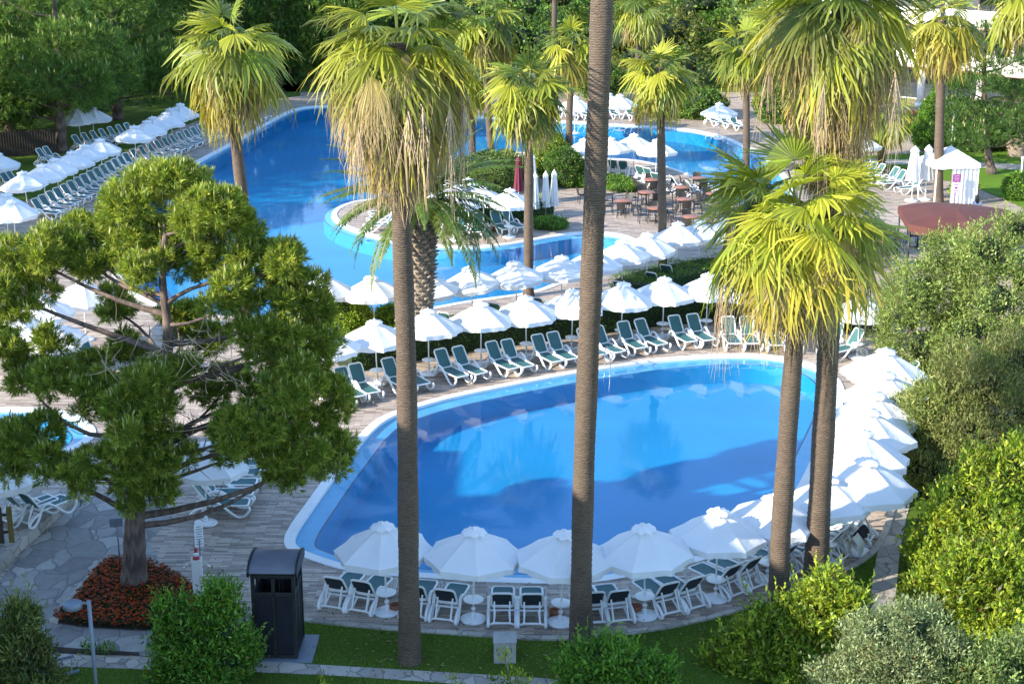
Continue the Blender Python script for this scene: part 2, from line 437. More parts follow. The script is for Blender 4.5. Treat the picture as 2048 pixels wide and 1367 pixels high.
FR_GAIN = np.array((1.15, 1.12, 1.0))
def fan_fronds(hubs, dirs, norms, Rs, A, nseg, droop, colb, colt, width=1.0, hang=.5):
    """every argument one row per frond. returns V,F,col. each frond: nseg strips of 3 quads"""
    n = len(hubs); V = []; Cc = []
    ts = np.array([.05, .34, .60, .82, 1.0]); wd = np.array([.5, 1.0, .82, .40, .04])
    S = nrm(np.cross(dirs, norms)); colb = colb * FR_GAIN; colt = colt * FR_GAIN
    a = np.linspace(-1, 1, nseg)[None, :] * A[:, None]                     # n,nseg
    e = dirs[:, None] * np.cos(a)[..., None] + S[:, None] * np.sin(a)[..., None]
    sd = -dirs[:, None] * np.sin(a)[..., None] + S[:, None] * np.cos(a)[..., None]
    rad = Rs[:, None] * (.72 + .28 * np.cos(a * .8)) * RNG.uniform(.78, 1.10, (n, nseg))
    e = nrm(e - norms[:, None] * (.22 * np.abs(np.sin(a)))[..., None])      # cupped
    pitch = (2 * A / nseg)[:, None]
    dr = droop[:, None] * RNG.uniform(.8, 1.2, (n, nseg))
    zs = np.zeros((n, nseg, 5, 2, 3))
    alt = np.where(np.arange(nseg) % 2 == 0, 1., -1.)[None, :]
    for i, (t, wf) in enumerate(zip(ts, wd)):
        c = hubs[:, None] + e * (rad * t)[..., None]
        c[..., 2] -= dr * rad * (max(0, t - .25) ** 1.9)
        # pull tip inwards horizontally as it hangs
        if t > .7:
            k = np.clip(dr * hang * (t - .55), 0, .5)[..., None]
            hxy = hubs[:, None, :2] + e[..., :2] * (rad * .62)[..., None]
            c[..., :2] = c[..., :2] * (1 - k) + hxy * k
            c += RNG.normal(0, .04, c.shape) * Rs[:, None, None]
        hw = (pitch * rad * .5 * min(t, .78) * wf * width)[..., None]
        zs[:, :, i, 0] = c - sd * hw + norms[:, None] * (alt[..., None] * hw * .45)
        zs[:, :, i, 1] = c + sd * hw - norms[:, None] * (alt[..., None] * hw * .45)
    V = zs.reshape(-1, 3)
    base = (np.arange(n * nseg) * 10)[:, None]
    F = np.concatenate([base + np.array([[2 * i, 2 * i + 1, 2 * i + 3, 2 * i + 2]]) for i in range(4)], 0)
    tcol = np.array([0, .15, .4, .75, 1.])[None, None, :, None, None]
    seg = RNG.normal(1, .20, (n, nseg, 1, 1, 1))
    col = (colb[:, None, None, None, :] * (1 - tcol) + colt[:, None, None, None, :] * tcol) * seg * np.ones((1, 1, 1, 2, 1))
    return V, F, col.reshape(-1, 3)
# ------------------------------------------------------------------ palms
def catmull(pts, per=8, closed=False):
    pts = [np.array(p, float) for p in pts]; n = len(pts); out = []
    for i in range(n if closed else n - 1):
        if closed: p0, p1, p2, p3 = pts[i - 1], pts[i], pts[(i + 1) % n], pts[(i + 2) % n]
        else: p0, p1, p2, p3 = pts[max(i - 1, 0)], pts[i], pts[i + 1], pts[min(i + 2, n - 1)]
        for k in range(per):
            t = k / per
            out.append(.5 * ((2 * p1) + (-p0 + p2) * t + (2 * p0 - 5 * p1 + 4 * p2 - p3) * t * t + (-p0 + 3 * p1 - 3 * p2 + p3) * t ** 3))
    if not closed: out.append(pts[-1])
    return out

def trunk_mesh(pts, r0, r1, flare=1.25, step=.07, n=20, rough=.018):
    path = catmull(pts, 40); path = [Vector(p) for p in path]
    # resample by length
    L = [0]
    for a, b in zip(path, path[1:]): L.append(L[-1] + (b - a).length)
    T = L[-1]; k = max(6, int(T / step)); res = []; j = 0
    for i in range(k + 1):
        s = T * i / k
        while j < len(L) - 2 and L[j + 1] < s: j += 1
        f = (s - L[j]) / max(1e-6, L[j + 1] - L[j]); res.append(path[j].lerp(path[j + 1], f))
    rad = []
    for i in range(k + 1):
        s = T * i / k; r = r0 + (r1 - r0) * (i / k); r *= 1 + (flare - 1) * math.exp(-s / .45)
        rad.append(r * (1 + rough * (1 if i % 2 else -.6) + random.uniform(-.016, .016) + .03 * math.sin(s * 2.3 + r0 * 99)))
    b = MB(); b.tube(res, rad, n); return b, res

GREENS = [(.11, .165, .018), (.20, .24, .022), (.29, .30, .03), (.05, .09, .016)]
def fan_palm(base, pts, r0, r1, Rb, pet, label, ng=34, skirt=1.2, nsk=26, yellow=.35, group=None, nseg=26, spread_lo=-48, tints=None, flare=1.25, stalks=0, hi=82, skw=1.0, dk=1.0):
    """base Vector; pts world points from base to crown top"""
    root = empty('fan_palm', base, 0, label, 'palm tree', group)
    loc = [Vector(p) - base for p in pts]
    b, res = trunk_mesh(loc, r0, r1, flare)
    b.build('trunk', M['palm_bark'], root)
    top = np.array(loc[-1])
    i = np.arange(ng); t = i / (ng - 1)
    az = i * 2.39996 + RNG.normal(0, .15, ng) + random.random() * 6
    el = np.radians(hi + (spread_lo - hi) * t ** .52 + RNG.normal(0, 6, ng))
    d0 = np.stack([np.cos(az) * np.cos(el), np.sin(az) * np.cos(el), np.sin(el)], 1)
    pl = pet * RNG.uniform(.75, 1.15, ng) * (1 - .25 * (1 - t))
    hub = top + d0 * pl[:, None]; hub[:, 2] -= pl * .18 * t
    dk = dk * .82; e2 = el - np.radians(14 + 48 * t * dk + RNG.normal(0, 9, ng))
    e2 = np.maximum(e2, np.radians(-88))
    d1 = np.stack([np.cos(az) * np.cos(e2), np.sin(az) * np.cos(e2), np.sin(e2)], 1)
    n1 = np.stack([-np.cos(az) * np.sin(e2), -np.sin(az) * np.sin(e2), np.cos(e2)], 1)
    roll = RNG.normal(0, .35, ng)[:, None]; s1 = np.cross(d1, n1); n1 = n1 * np.cos(roll) + s1 * np.sin(roll)
    Rs = Rb * RNG.uniform(.82, 1.12, ng) * (.8 + .2 * np.minimum(1, t * 4))
    cb = mixcol(tints or GREENS, ng, .12)
    yt = np.clip((t - (1 - yellow)) / max(yellow, .01), 0, 1)[:, None] ** .8
    yc = mixcol([(.36, .28, .03), (.38, .22, .03), (.28, .26, .03)], ng)
    ct = cb * 1.15 * (1 - yt) + yc * yt; ct = ct * .75 + mixcol([(.28, .24, .09)], ng) * .25
    cb = cb * (1 - yt * .35) + yc * yt * .35
    V, F, cl = fan_fronds(hub, d1, n1, Rs, np.full(ng, 1.75) * RNG.uniform(.8, 1.1, ng), nseg, (.45 + .8 * t) * dk, cb, ct)
    # petioles
    pv = []; pf = []; pc = []
    for k in range(ng):
        a = top + np.array([0, 0, -.12 * t[k]]); m = a * .5 + hub[k] * .5 + np.array([0, 0, .05]); s = nrm(np.cross(d0[k], [0, 0, 1.]) + 1e-5) * .022
        for q in (a, m, hub[k]):
            pv += [q - s, q + s]; pc += [(.16, .19, .05)] * 2
        o = k * 6 + len(V); pf += [(o, o + 1, o + 3, o + 2), (o + 2, o + 3, o + 5, o + 4)]
    V = np.vstack([V, np.array(pv)]); F = np.vstack([F, np.array(pf)]); cl = np.vstack([cl, np.array(pc)])
    np_mesh('crown', V, F, cl, M['frond'], root)
    if nsk:
        i = np.arange(nsk); t = (i + .5) / nsk; az = i * 2.39996 + RNG.normal(0, .3, nsk)
        el = np.radians(-12 - 46 * t ** .8 + RNG.normal(0, 8, nsk))
        d0 = np.stack([np.cos(az) * np.cos(el), np.sin(az) * np.cos(el), np.sin(el)], 1)
        axis = np.array([np.array(res[-1]) + (np.array(res[max(0, len(res) - 1 - int(skirt * .75 * q / .07))]) - np.array(res[-1])) for q in t])
        pl = pet * (1.15 - .60 * t) * skw * RNG.uniform(.55, 1.15, nsk)
        hub = axis + d0 * pl[:, None]
        e2 = np.radians(-82 + RNG.normal(0, 5, nsk)); 
        d1 = np.stack([np.cos(az) * np.cos(e2), np.sin(az) * np.cos(e2), np.sin(e2)], 1)
        n1 = np.stack([np.cos(az), np.sin(az), np.zeros(nsk)], 1)
        tb = mixcol([(.27, .18, .10), (.21, .145, .085), (.15, .10, .06), (.32, .24, .14)], nsk, .2); tt = mixcol([(.42, .33, .22), (.30, .23, .15)], nsk, .2)
        yg = (t < .3)[:, None] * .55; tb = tb * (1 - yg) + np.array([(.24, .21, .05)]) * yg
        V, F, cl = fan_fronds(hub, d1, n1, Rb * RNG.uniform(.65, .95, nsk) * (1 - .1 * t), RNG.uniform(.55, 1.0, nsk), max(14, nseg - 8), np.full(nsk, .7), tb, tt, .8, 1.0)
        np_mesh('dead_fronds', V, F, cl, M['dry'], root)
    if stalks:
        for k in range(stalks):
            b = MB(); a = random.random() * 6.28; q = Vector(top) + Vector((math.cos(a) * .3, math.sin(a) * .3, -.5 - random.random() * .5)); L = random.uniform(.9, 1.5) * Rb
            e = q + Vector((math.cos(a) * (pet * 1.05), math.sin(a) * pet * 1.05, -.35 * L))
            for s in range(14):
                f = e + Vector((random.gauss(0, .16), random.gauss(0, .16), -L * random.uniform(.5, 1.25))); m = e.lerp(f, .5) + Vector((random.gauss(0, .06), random.gauss(0, .06), .1))
                b.tube([q.lerp(e, .7), e, m, f], [.012, .010, .008, .004], 3, cap=False)
            b.build('flower_stalk', M['twig_pale'], root, fix=False)
    return root
M['date_bark'] = m_bark('date_bark', (.10, .075, .055), (.36, .29, .22), 3, 1, 1, .6)
M['twig_pale'] = m_plain('twig_pale', (.46, .34, .22), .9, .2, 6)

def feather_palm(base, h, lean, r, L, label, nf=44, group=None, scales=True, lo=-40, hi=78, cols=((.05, .10, .02), (.09, .15, .03), (.14, .19, .04))):
    root = empty('date_palm', base, 0, label, 'palm tree', group)
    top = Vector((lean[0], lean[1], h))
    b, res = trunk_mesh([(0, 0, -.1), (lean[0] * .4, lean[1] * .4, h * .5), tuple(top)], r, r * 1.05, 1.1)
    if scales:      # old leaf bases around the trunk
        k = 0; z = .5
        while z < h:
            f = z / h; c = Vector((lean[0] * f, lean[1] * f, z)); rr = r * (1.0 + .5 * max(0, f - .45))
            for j in range(9):
                a = (j + .5 * (k % 2)) * 2 * math.pi / 9 + k * .11
                o = Vector((math.cos(a), math.sin(a), 0)); tn = Vector((-math.sin(a), math.cos(a), 0)); L0 = random.uniform(.12, .18) * (1 + 1.1 * f)
                p = c + o * rr * .93
                b.add([p - tn * .09 - Vector((0, 0, .07)), p + tn * .09 - Vector((0, 0, .07)), p + tn * .06 + o * L0 + Vector((0, 0, .08)), p - tn * .06 + o * L0 + Vector((0, 0, .08)), p + Vector((0, 0, .14))],
                      [(0, 1, 2, 3), (3, 2, 4), (1, 4, 2), (0, 3, 4)])
            z += .17; k += 1
    b.build('trunk', M['date_bark'], root, fix=False)
    V = []; F = []; Cc = []; o = 0; top = np.array(top)
    for i in range(nf):
        t = i / (nf - 1); az = i * 2.39996 + random.gauss(0, .12); el = R(hi + (lo - hi) * t ** .85 + random.gauss(0, 4)); LL = L * random.uniform(.85, 1.1)
        h0 = np.array([math.cos(az), math.sin(az), 0]); sd = np.array([-math.sin(az), math.cos(az), 0]); ns = 14; pts = [top.copy()]; e = el; dirs = []
        for s in range(ns):
            dd = h0 * math.cos(e) + np.array([0, 0, math.sin(e)]); dirs.append(dd); pts.append(pts[-1] + dd * LL / ns); e -= R(3.4 + 3 * t)
        pts = np.array(pts); dirs.append(dirs[-1])
        c0 = mixcol(cols, 1, .12)[0]
        kk = 74; ss = np.linspace(.14, 1, kk)
        for side in (-1, 1):
            idx = ss * ns; i0 = np.minimum(idx.astype(int), ns - 1); fr = (idx - i0)[:, None]; q = pts[i0] * (1 - fr) + pts[i0 + 1] * fr; dq = np.array(dirs)[i0]
            up = np.cross(dq, sd) * -1
            D = nrm(dq * .75 + sd * side * 1.0 + np.array([0, 0, -.35]) + RNG.normal(0, .1, (kk, 3)) + np.where(RNG.random((kk, 1)) < .5, .18, -.1) * up)
            Ln = .42 * (L / 3.0) ** .5 * np.sin(np.clip(ss * 1.05, 0, 1) * math.pi * .88 + .25)
            v, f, c = leaf_quads(q, D, nrm(np.cross(D, dq)) + 1e-4, np.maximum(Ln, .06), np.full(kk, .055), np.tile(c0, (kk, 1)) * (1 + RNG.normal(0, .12, (kk, 1))))
            V.append(v); F.append(f + o); Cc.append(c); o += len(v)
        w = np.linspace(.035, .006, ns + 1)[:, None]
        v = np.stack([pts - sd * w, pts + sd * w], 1).reshape(-1, 3); f = np.array([(2 * j, 2 * j + 1, 2 * j + 3, 2 * j + 2) for j in range(ns)])
        V.append(v); F.append(f + o); Cc.append(np.tile([(.22, .22, .07)], (len(v), 1))); o += len(v)
    np_mesh('crown', np.vstack(V), np.vstack(F), np.vstack(Cc), M['frond'], root)
    return root

def limb(b, a, e, r0, r1, sag=.1, n=6, k=5):
    a = Vector(a); e = Vector(e); pts = []
    off = Vector((random.gauss(0, 1), random.gauss(0, 1), random.gauss(0, .6))) * (e - a).length * .06
    for i in range(k + 1):
        t = i / k; p = a.lerp(e, t) + off * math.sin(math.pi * t) + Vector((0, 0, -sag * math.sin(math.pi * t) * (e - a).length)); pts.append(p)
    b.tube(pts, [r0 + (r1 - r0) * i / k for i in range(k + 1)], n, cap=False)
    return pts

def pine(base, trunk_pts, r0, r1, lobes, label, dens=60, per=13, nl=.15, nw=.016, cols=((.06, .13, .02), (.10, .18, .03), (.15, .23, .035)), group=None, candles=.25, bare=0, name='pine_tree', puffs=0):
    root = empty(name, base, 0, label, 'pine tree', group)
    loc = [Vector(p) - base for p in trunk_pts]; b, res = trunk_mesh(loc, r0, r1, 1.25, .25, 12, .05)
    lb = [(l[0] - base.x, l[1] - base.y, l[2] - base.z, l[3], l[4], l[5]) for l in lobes]
    for l in lb:
        c = Vector(l[:3]); j = min(range(len(res)), key=lambda q: abs(res[q].z - (c.z - .35 * (Vector((c.x, c.y)) - Vector((res[q].x, res[q].y))).length)) + (0 if res[q].z > 1.5 else 9))
        a = res[j]; ln = (c - a).length; rr = min(r0 * .55, .025 + .016 * ln)
        pts = limb(b, a, c, rr, .02, random.uniform(-.05, .14))
        for q in range(7):
            s = pts[random.randint(2, 5)]; dr = Vector((random.gauss(0, 1), random.gauss(0, 1), random.gauss(.1, .7))).normalized()
            limb(b, s, s + dr * l[3] * random.uniform(.4, .8), .015, .004, .05, 4, 3)
    b.build('trunk', M['pine_bark'], root, fix=False)
    if bare:
        b2 = MB()
        for q in range(bare):
            c = Vector(random.choice(BARE)) - base + Vector((random.gauss(0, .38), random.gauss(0, .3), random.gauss(0, .22))); dr = Vector((random.gauss(.3, .8), random.gauss(-.4, .6), random.gauss(-.1, .6))).normalized()
            limb(b2, c, c + dr * random.uniform(.4, 1.1), .014, .003, .1, 4, 4)
        b2.build('bare_twigs', M['twig_pale'], root, fix=False)
    A = sum(l[3] * l[4] * 4 * math.pi for l in lb)
    if puffs:       # every bough carries several separate needle clumps
        sm = []
        for l in lb:
            for q in range(puffs):
                v = Vector((random.gauss(0, 1), random.gauss(0, 1), random.gauss(.15, .8))).normalized(); s = random.uniform(.34, .52); d_ = random.uniform(.45, .95)
                sm.append((l[0] + v.x * l[3] * d_, l[1] + v.y * l[4] * d_, l[2] + v.z * l[5] * d_, l[3] * s, l[4] * s, l[5] * s * .8))
        A = sum(l[3] * l[4] * 4 * math.pi for l in sm) ; lb = sm
    pos, out = lobes_sample(lb, int(dens * A), .2, .22, False)
    # ragged underside: thin out the bottom faces
    keep = (out[:, 2] > -.35) | (RNG.random(len(out)) < .5); pos = pos[keep]; out = out[keep]
    needles('crown', pos, out, per, nl, nw, cols, root, candles)
    return root

def broad_tree(base, h, lobes, label, nclump=1500, per=14, L=.25, W=.12, cols=((.04, .09, .015), (.08, .14, .025), (.13, .19, .04)), group=None, cr=.22, cat='tree', name='leafy_tree', r=.22):
    root = empty(name, base, 0, label, cat, group)
    b = MB()
    b.tube([(0, 0, -.1), (.1, .05, h * .25), (0, .1, h * .5)], [r * 1.3, r, r * .7], 10)
    for l in lobes: limb(b, (0, .1, h * .42), (l[0], l[1], l[2]), r * .5, .04, 0)
    b.build('trunk', M['pine_bark'], root, fix=False)
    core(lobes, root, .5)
    leafy('crown', sublobes(lobes, 5), nclump, per, cr, L, W, cols, root)
    return root

def bush(base, lobes, label, nclump=1500, per=14, L=.1, W=.04, cols=((.05, .12, .02), (.10, .20, .03)), group=None, cr=.12, cat='bush', name='bush', up=.35, corf=.42, deep=.25, noise=.16, spread=.75, stems=True, shoots=None, ncore=0):
    root = empty(name, base, 0, label, cat, group)
    lb = [(l[0] - base.x, l[1] - base.y, l[2] - base.z, *l[3:]) for l in lobes]
    if stems:
        b = MB()
        for l in lb:
            limb(b, (l[0] * .25, l[1] * .25, 0), (l[0], l[1], l[2]), .05, .015, -.05)
        b.build('stems', M['twig'], root, fix=False)
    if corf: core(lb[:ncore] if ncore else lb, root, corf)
    lb2 = sublobes(lb) if noise > .1 else lb
    leafy('foliage', lb2, nclump, per, cr, L, W, cols, root, up=up, deep=deep, noise=noise, spread=spread)
    if shoots is None: shoots = int(nclump * .03) if noise > .1 and nclump > 1000 else 0
    if shoots:      # young shoots standing out of the outline
        ps, ou = lobes_sample(lb2, shoots * 3, 0, noise); ok = (ou[:, 2] > .05) & (ps[:, 2] > .4); ps = ps[ok]; ou = ou[ok]; m = len(ps); q = 16
        ax = nrm(ou * .7 + np.array([0, 0, .9]) + RNG.normal(0, .25, (m, 3))); ln = RNG.uniform(.15, .5, m) * L / .1
        t = np.tile(np.linspace(0, 1, q), m)[:, None]; A_ = np.repeat(ax, q, 0)
        Pp = np.repeat(ps, q, 0) + A_ * t * np.repeat(ln, q)[:, None]; D = nrm(A_ * (.4 + t) + RNG.normal(0, .6, (m * q, 3))); N = nrm(RNG.normal(0, .6, (m * q, 3)) + [0, 0, .7])
        V, F, cl = leaf_quads(Pp, D, N, L * RNG.uniform(.7, 1.1, m * q) * (1.1 - .4 * t[:, 0]), W * RNG.uniform(.7, 1.1, m * q), np.repeat(mixcol(cols, m, .12), q, 0) * 1.25)
        np_mesh('young_shoots', V, F, cl, M['leaf'], root)
    return root

def hedge(path, w, h, label, per_m2=260, L=.07, W=.04, cols=((.035, .09, .012), (.06, .14, .018)), topcols=None, group=None):
    """clipped hedge along a list of ground points"""
    pts = catmull([(p.x, p.y, 0) for p in path], 6); pts = np.array(pts); base = Vector(pts.mean(0)); root = empty('hedge', base, 0, label, 'hedge', group)
    pts = pts - np.array(base)
    d = np.gradient(pts, axis=0); d = nrm(d); sdv = np.stack([-d[:, 1], d[:, 0], np.zeros(len(d))], 1)
    b = MB(); vs = []; k = len(pts)
    for p, s in zip(pts, sdv):
        for a, z in ((-.5, 0), (-.46, h * .93), (.46, h * .93), (.5, 0)):
            vs.append(tuple(p + s * a * (w - .12) + np.array([0, 0, z - (.04 if z else 0)])))
    fs = [(i * 4 + j, i * 4 + j + 1, i * 4 + 5 + j, i * 4 + 4 + j) for i in range(k - 1) for j in range(3)] + [(0, 1, 2, 3), (k * 4 - 4, k * 4 - 3, k * 4 - 2, k * 4 - 1)]
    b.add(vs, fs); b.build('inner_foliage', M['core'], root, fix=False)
    seg = np.linalg.norm(np.diff(pts, axis=0), axis=1); cum = np.concatenate([[0], np.cumsum(seg)]); T = cum[-1]
    n = int(T * (w + 2 * h) * per_m2); s = RNG.random(n) * T; i0 = np.clip(np.searchsorted(cum, s) - 1, 0, k - 2); f = ((s - cum[i0]) / seg[i0])[:, None]
    c = pts[i0] * (1 - f) + pts[i0 + 1] * f; sv = sdv[i0]
    q = RNG.random(n) * (w + 2 * h); P_ = c.copy(); O = np.zeros((n, 3))
    m1 = q < h; m2 = (q >= h) & (q < h + w); m3 = q >= h + w
    wob = .05 * np.sin(s * 2.1) + .04 * np.sin(s * 5.3)
    P_[m1] += sv[m1] * (-w / 2); P_[m1, 2] = q[m1]; O[m1] = -sv[m1]
    P_[m2] += sv[m2] * ((q[m2] - h) - w / 2)[:, None]; P_[m2, 2] = h; O[m2, 2] = 1
    P_[m3] += sv[m3] * (w / 2); P_[m3, 2] = q[m3] - h - w; O[m3] = sv[m3]
    P_[:, 2] += wob * (P_[:, 2] > h * .7); P_ += RNG.normal(0, .035, (n, 3)); P_[:, 2] = np.maximum(P_[:, 2], .02)
    D = nrm(O * .5 + np.array([0, 0, .4]) + RNG.normal(0, .7, (n, 3))); N = nrm(O + RNG.normal(0, .5, (n, 3)))
    col = mixcol(cols, n, .2)
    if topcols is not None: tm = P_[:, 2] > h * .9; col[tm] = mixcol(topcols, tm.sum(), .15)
    V, F, cl = leaf_quads(P_, D, N, L * RNG.uniform(.7, 1.3, n), W * RNG.uniform(.7, 1.2, n), col)
    np_mesh('foliage', V, F, cl, M['leaf'], root)
    return root
# ------------------------------------------------------------------ ground, pools, paths
def sheet(name, outer, holes, z, mat, kind='structure'):
    loops = [[Vector((p[0], p[1], 0)) for p in outer]] + [[Vector((p[0], p[1], 0)) for p in h] for h in holes]
    tr = tessellate_polygon(loops); vs = [v for l in loops for v in l]
    b = MB(); b.add([(v.x, v.y, z) for v in vs], [tuple(t) for t in tr])
    me = b.mesh(name); bm = bmesh.new(); bm.from_mesh(me)
    for f in bm.faces:
        f.normal_update()
        if f.normal.z < 0: f.normal_flip()
    bm.to_mesh(me); bm.free()
    o = link(name, me, mat)
    if kind: o['kind'] = kind
    return o

def px(lst, z=0): return [G(a, b, z) for a, b in lst]
def smooth_closed(pts, per=6): return [Vector((p[0], p[1], 0)) for p in catmull([(p.x, p.y) for p in pts], per, True)]
def area2(p): return sum(p[i].x * p[(i + 1) % len(p)].y - p[(i + 1) % len(p)].x * p[i].y for i in range(len(p)))
def offset(poly, dist):
    """inward for a counter-clockwise loop"""
    n = len(poly); out = []
    for i in range(n):
        a = poly[i - 1]; b = poly[(i + 1) % n]; t = (b - a); t.z = 0; t.normalize(); out.append(Vector((poly[i].x - t.y * dist, poly[i].y + t.x * dist, 0)))
    for _ in range(2):
        out = [Vector(((out[i - 1].x + 2 * out[i].x + out[(i + 1) % n].x) / 4, (out[i - 1].y + 2 * out[i].y + out[(i + 1) % n].y) / 4, 0)) for i in range(n)]
    return out
def strip(b, A, za, Bq, zb, mi):
    n = len(A); vs = [(p.x, p.y, za) for p in A] + [(p.x, p.y, zb) for p in Bq]
    b.add(vs, [(i, (i + 1) % n, (i + 1) % n + n, i + n) for i in range(n)], mi=mi)
def fill(b, loop, z, mi):
    tr = tessellate_polygon([loop]); b.add([(v.x, v.y, z) for v in loop], [tuple(t) for t in tr], mi=mi)

MAIN = [(690, 905), (724, 864), (770, 830), (870, 797), (1000, 769), (1150, 741), (1300, 719), (1420, 709), (1505, 708), (1580, 716), (1640, 733), (1675, 755),
        (1689, 782), (1684, 815), (1670, 855), (1650, 900), (1628, 950), (1598, 1003), (1556, 1050), (1500, 1085), (1425, 1115), (1340, 1138), (1268, 1152), (1193, 1164), (1110, 1168), (971, 1164), (860, 1157), (760, 1150),
        (680, 1138), (611, 1116), (577, 1100), (568, 1080), (580, 1052), (610, 1010), (650, 955)]
LAG = [(600, 215), (535, 243), (465, 283), (362, 338), (300, 376), (240, 430), (215, 490), (225, 550), (280, 600), (380, 628), (520, 636), (650, 636), (733, 632), (795, 627), (866, 619), (942, 605), (1010, 596),
       (1062, 588), (1100, 577), (1150, 556), (1210, 530), (1265, 506), (1284, 490), (1262, 474), (1215, 465), (1147, 465), (1078, 475), (1010, 487), (942, 492), (873, 489), (791, 479), (722, 461), (684, 443), (674, 428), (686, 415), (716, 404), (760, 398),
       (830, 380), (900, 345), (960, 318), (1040, 306), (1130, 311), (1200, 318), (1262, 321), (1322, 333), (1380, 353), (1436, 382), (1490, 420), (1540, 436), (1590, 415), (1580, 360), (1530, 310), (1486, 289), (1448, 273), (1366, 257), (1212, 247),
       (1100, 240), (950, 232), (800, 222), (700, 212)]
SMALL = [(40, 815), (110, 819), (165, 835), (192, 862), (172, 888), (110, 913), (44, 935), (-80, 985), (-260, 1010), (-380, 960), (-300, 860), (-120, 820)]
POOLS = []
for nm, lst, ledge in (('swimming_pool', MAIN, .5), ('lagoon_pool', LAG, .35), ('small_pool', SMALL, .4)):
    loop = smooth_closed(px(lst), 5)
    if area2(loop) < 0: loop = loop[::-1]
    POOLS.append(loop)
    b = MB(); c1 = offset(loop, .30); l1 = offset(loop, .32); l2 = offset(loop, .32 + ledge); l3 = offset(loop, .38 + ledge)
    dep = -.85
    strip(b, loop, .03, c1, .03, 0); strip(b, loop, -.05, loop, .03, 0); strip(b, c1, .03, c1, -.08, 0)
    strip(b, c1, -.08, l2, -.13, 1); strip(b, l2, -.13, l3, -.135, 3); strip(b, l3, -.135, l3, dep, 2); fill(b, l3, dep, 4)
    if nm == 'swimming_pool':   # two narrow darker lane bands on the floor
        pass
    o = b.build(nm, [M['coping'], M['light_tile'], M['pool_wall'], M['pool_line'], M['pool_floor']]); o['kind'] = 'structure'
    b = MB(); fill(b, c1, -.055, 0); o = b.build(nm.replace('pool', 'water') if nm != 'swimming_pool' else 'water', M['water'], fix=False); o['kind'] = 'structure'
    for poly in o.data.polygons: pass
    bm = bmesh.new(); bm.from_mesh(o.data)
    for f in bm.faces:
        f.normal_update()
        if f.normal.z < 0: f.normal_flip()
    bm.to_mesh(o.data); bm.free()

pav = [Vector((-60, 12, 0)), Vector((60, 12, 0)), Vector((75, 170, 0)), Vector((-75, 170, 0))]
sheet('paving', pav, POOLS, 0, M['deck'])
sheet('ground', [Vector((-900, -400, 0)), Vector((900, -400, 0)), Vector((900, 1500, 0)), Vector((-900, 1500, 0))], [pav], -.002, M['grass'])

# front lawn, a little lower edge hidden by a stone kerb
DE = [(500, 1226), (615, 1240), (711, 1250), (800, 1258), (900, 1265), (971, 1270), (1045, 1275), (1138, 1276), (1230, 1268), (1300, 1259), (1366, 1247), (1450, 1226), (1531, 1200), (1614, 1166), (1697, 1135), (1738, 1106), (1760, 1075), (1776, 1030), (1786, 985)]
edge = [Vector((p[0], p[1], 0)) for p in catmull([tuple(G(a, c)) for a, c in DE], 5)]
lawn = edge + [G(1850, 980), Vector((18, 30, 0)), Vector((18, 14, 0)), Vector((-18, 14, 0)), G(-400, 1367), G(-300, 1330), G(60, 1331), G(297, 1341), G(482, 1345), G(500, 1290)]
sheet('lawn', lawn, [], .035, M['grass'])
b = MB(); n = len(edge)
ti = [edge[min(i + 1, n - 1)] - edge[max(i - 1, 0)] for i in range(n)]
nn = [Vector((-t.y, t.x, 0)).normalized() for t in ti]
A = [p + q * .0 for p, q in zip(edge, nn)]; Bq = [p - q * .17 for p, q in zip(edge, nn)]
vs = [(p.x, p.y, z) for p, z in [(a, 0) for a in A] + [(a, .09) for a in A] + [(q, .09) for q in Bq] + [(q, 0) for q in Bq]]
b.add(vs, [(k * n + i, k * n + i + 1, (k + 1) * n + i + 1, (k + 1) * n + i) for k in range(3) for i in range(n - 1)])
o = b.build('kerb', M['flag_light']); o['kind'] = 'structure'

# flagstone walks
sheet('flagstone_walk', px([(-300, 1260), (0, 1160), (40, 1110), (85, 1071), (130, 1025), (160, 1000), (250, 975), (345, 1020), (345, 1036), (297, 1082), (330, 1140), (430, 1210), (505, 1228), (505, 1300), (297, 1313), (60, 1292), (-300, 1330)]), [], .006, M['flag'])
sheet('stone_path', px([(-300, 1345), (-300, 1296), (63, 1306), (297, 1322), (519, 1324), (700, 1335), (900, 1347), (1100, 1359), (1250, 1367), (1250, 1400), (1100, 1383), (900, 1369), (700, 1355), (482, 1345), (297, 1341), (60, 1333)]), [], .045, M['flag_path'])
sheet('side_path', px([(1798, 960), (1830, 975), (1812, 1040), (1800, 1100), (1790, 1210), (1786, 1300), (1720, 1300), (1738, 1210), (1752, 1120), (1772, 1030), (1778, 985)]), [], .05, M['flag_path'])
# far right lawns and walk
sheet('far_lawn', px([(1700, 314), (1950, 300), (2300, 296), (2600, 300), (2600, 620), (2300, 560), (2120, 450), (2010, 400), (1940, 370), (1860, 356), (1780, 340)]), [], .03, M['grass_bright'])
sheet('far_path', px([(1700, 318), (1920, 323), (2060, 331), (2400, 350), (2400, 364), (2060, 342), (1920, 334), (1700, 326)]), [], .036, M['flag_light'])
sheet('left_garden', px([(-900, 200), (-900, 620), (-200, 520), (-60, 470), (0, 420), (110, 380), (240, 308), (480, 205), (600, 192), (600, 120), (-900, 120)]), [], .02, M['grass'])
sheet('back_garden', [Vector((-75, 127, 0)), Vector((24, 127, 0)), Vector((40, 170, 0)), Vector((-75, 170, 0))], [], .02, M['grass'])

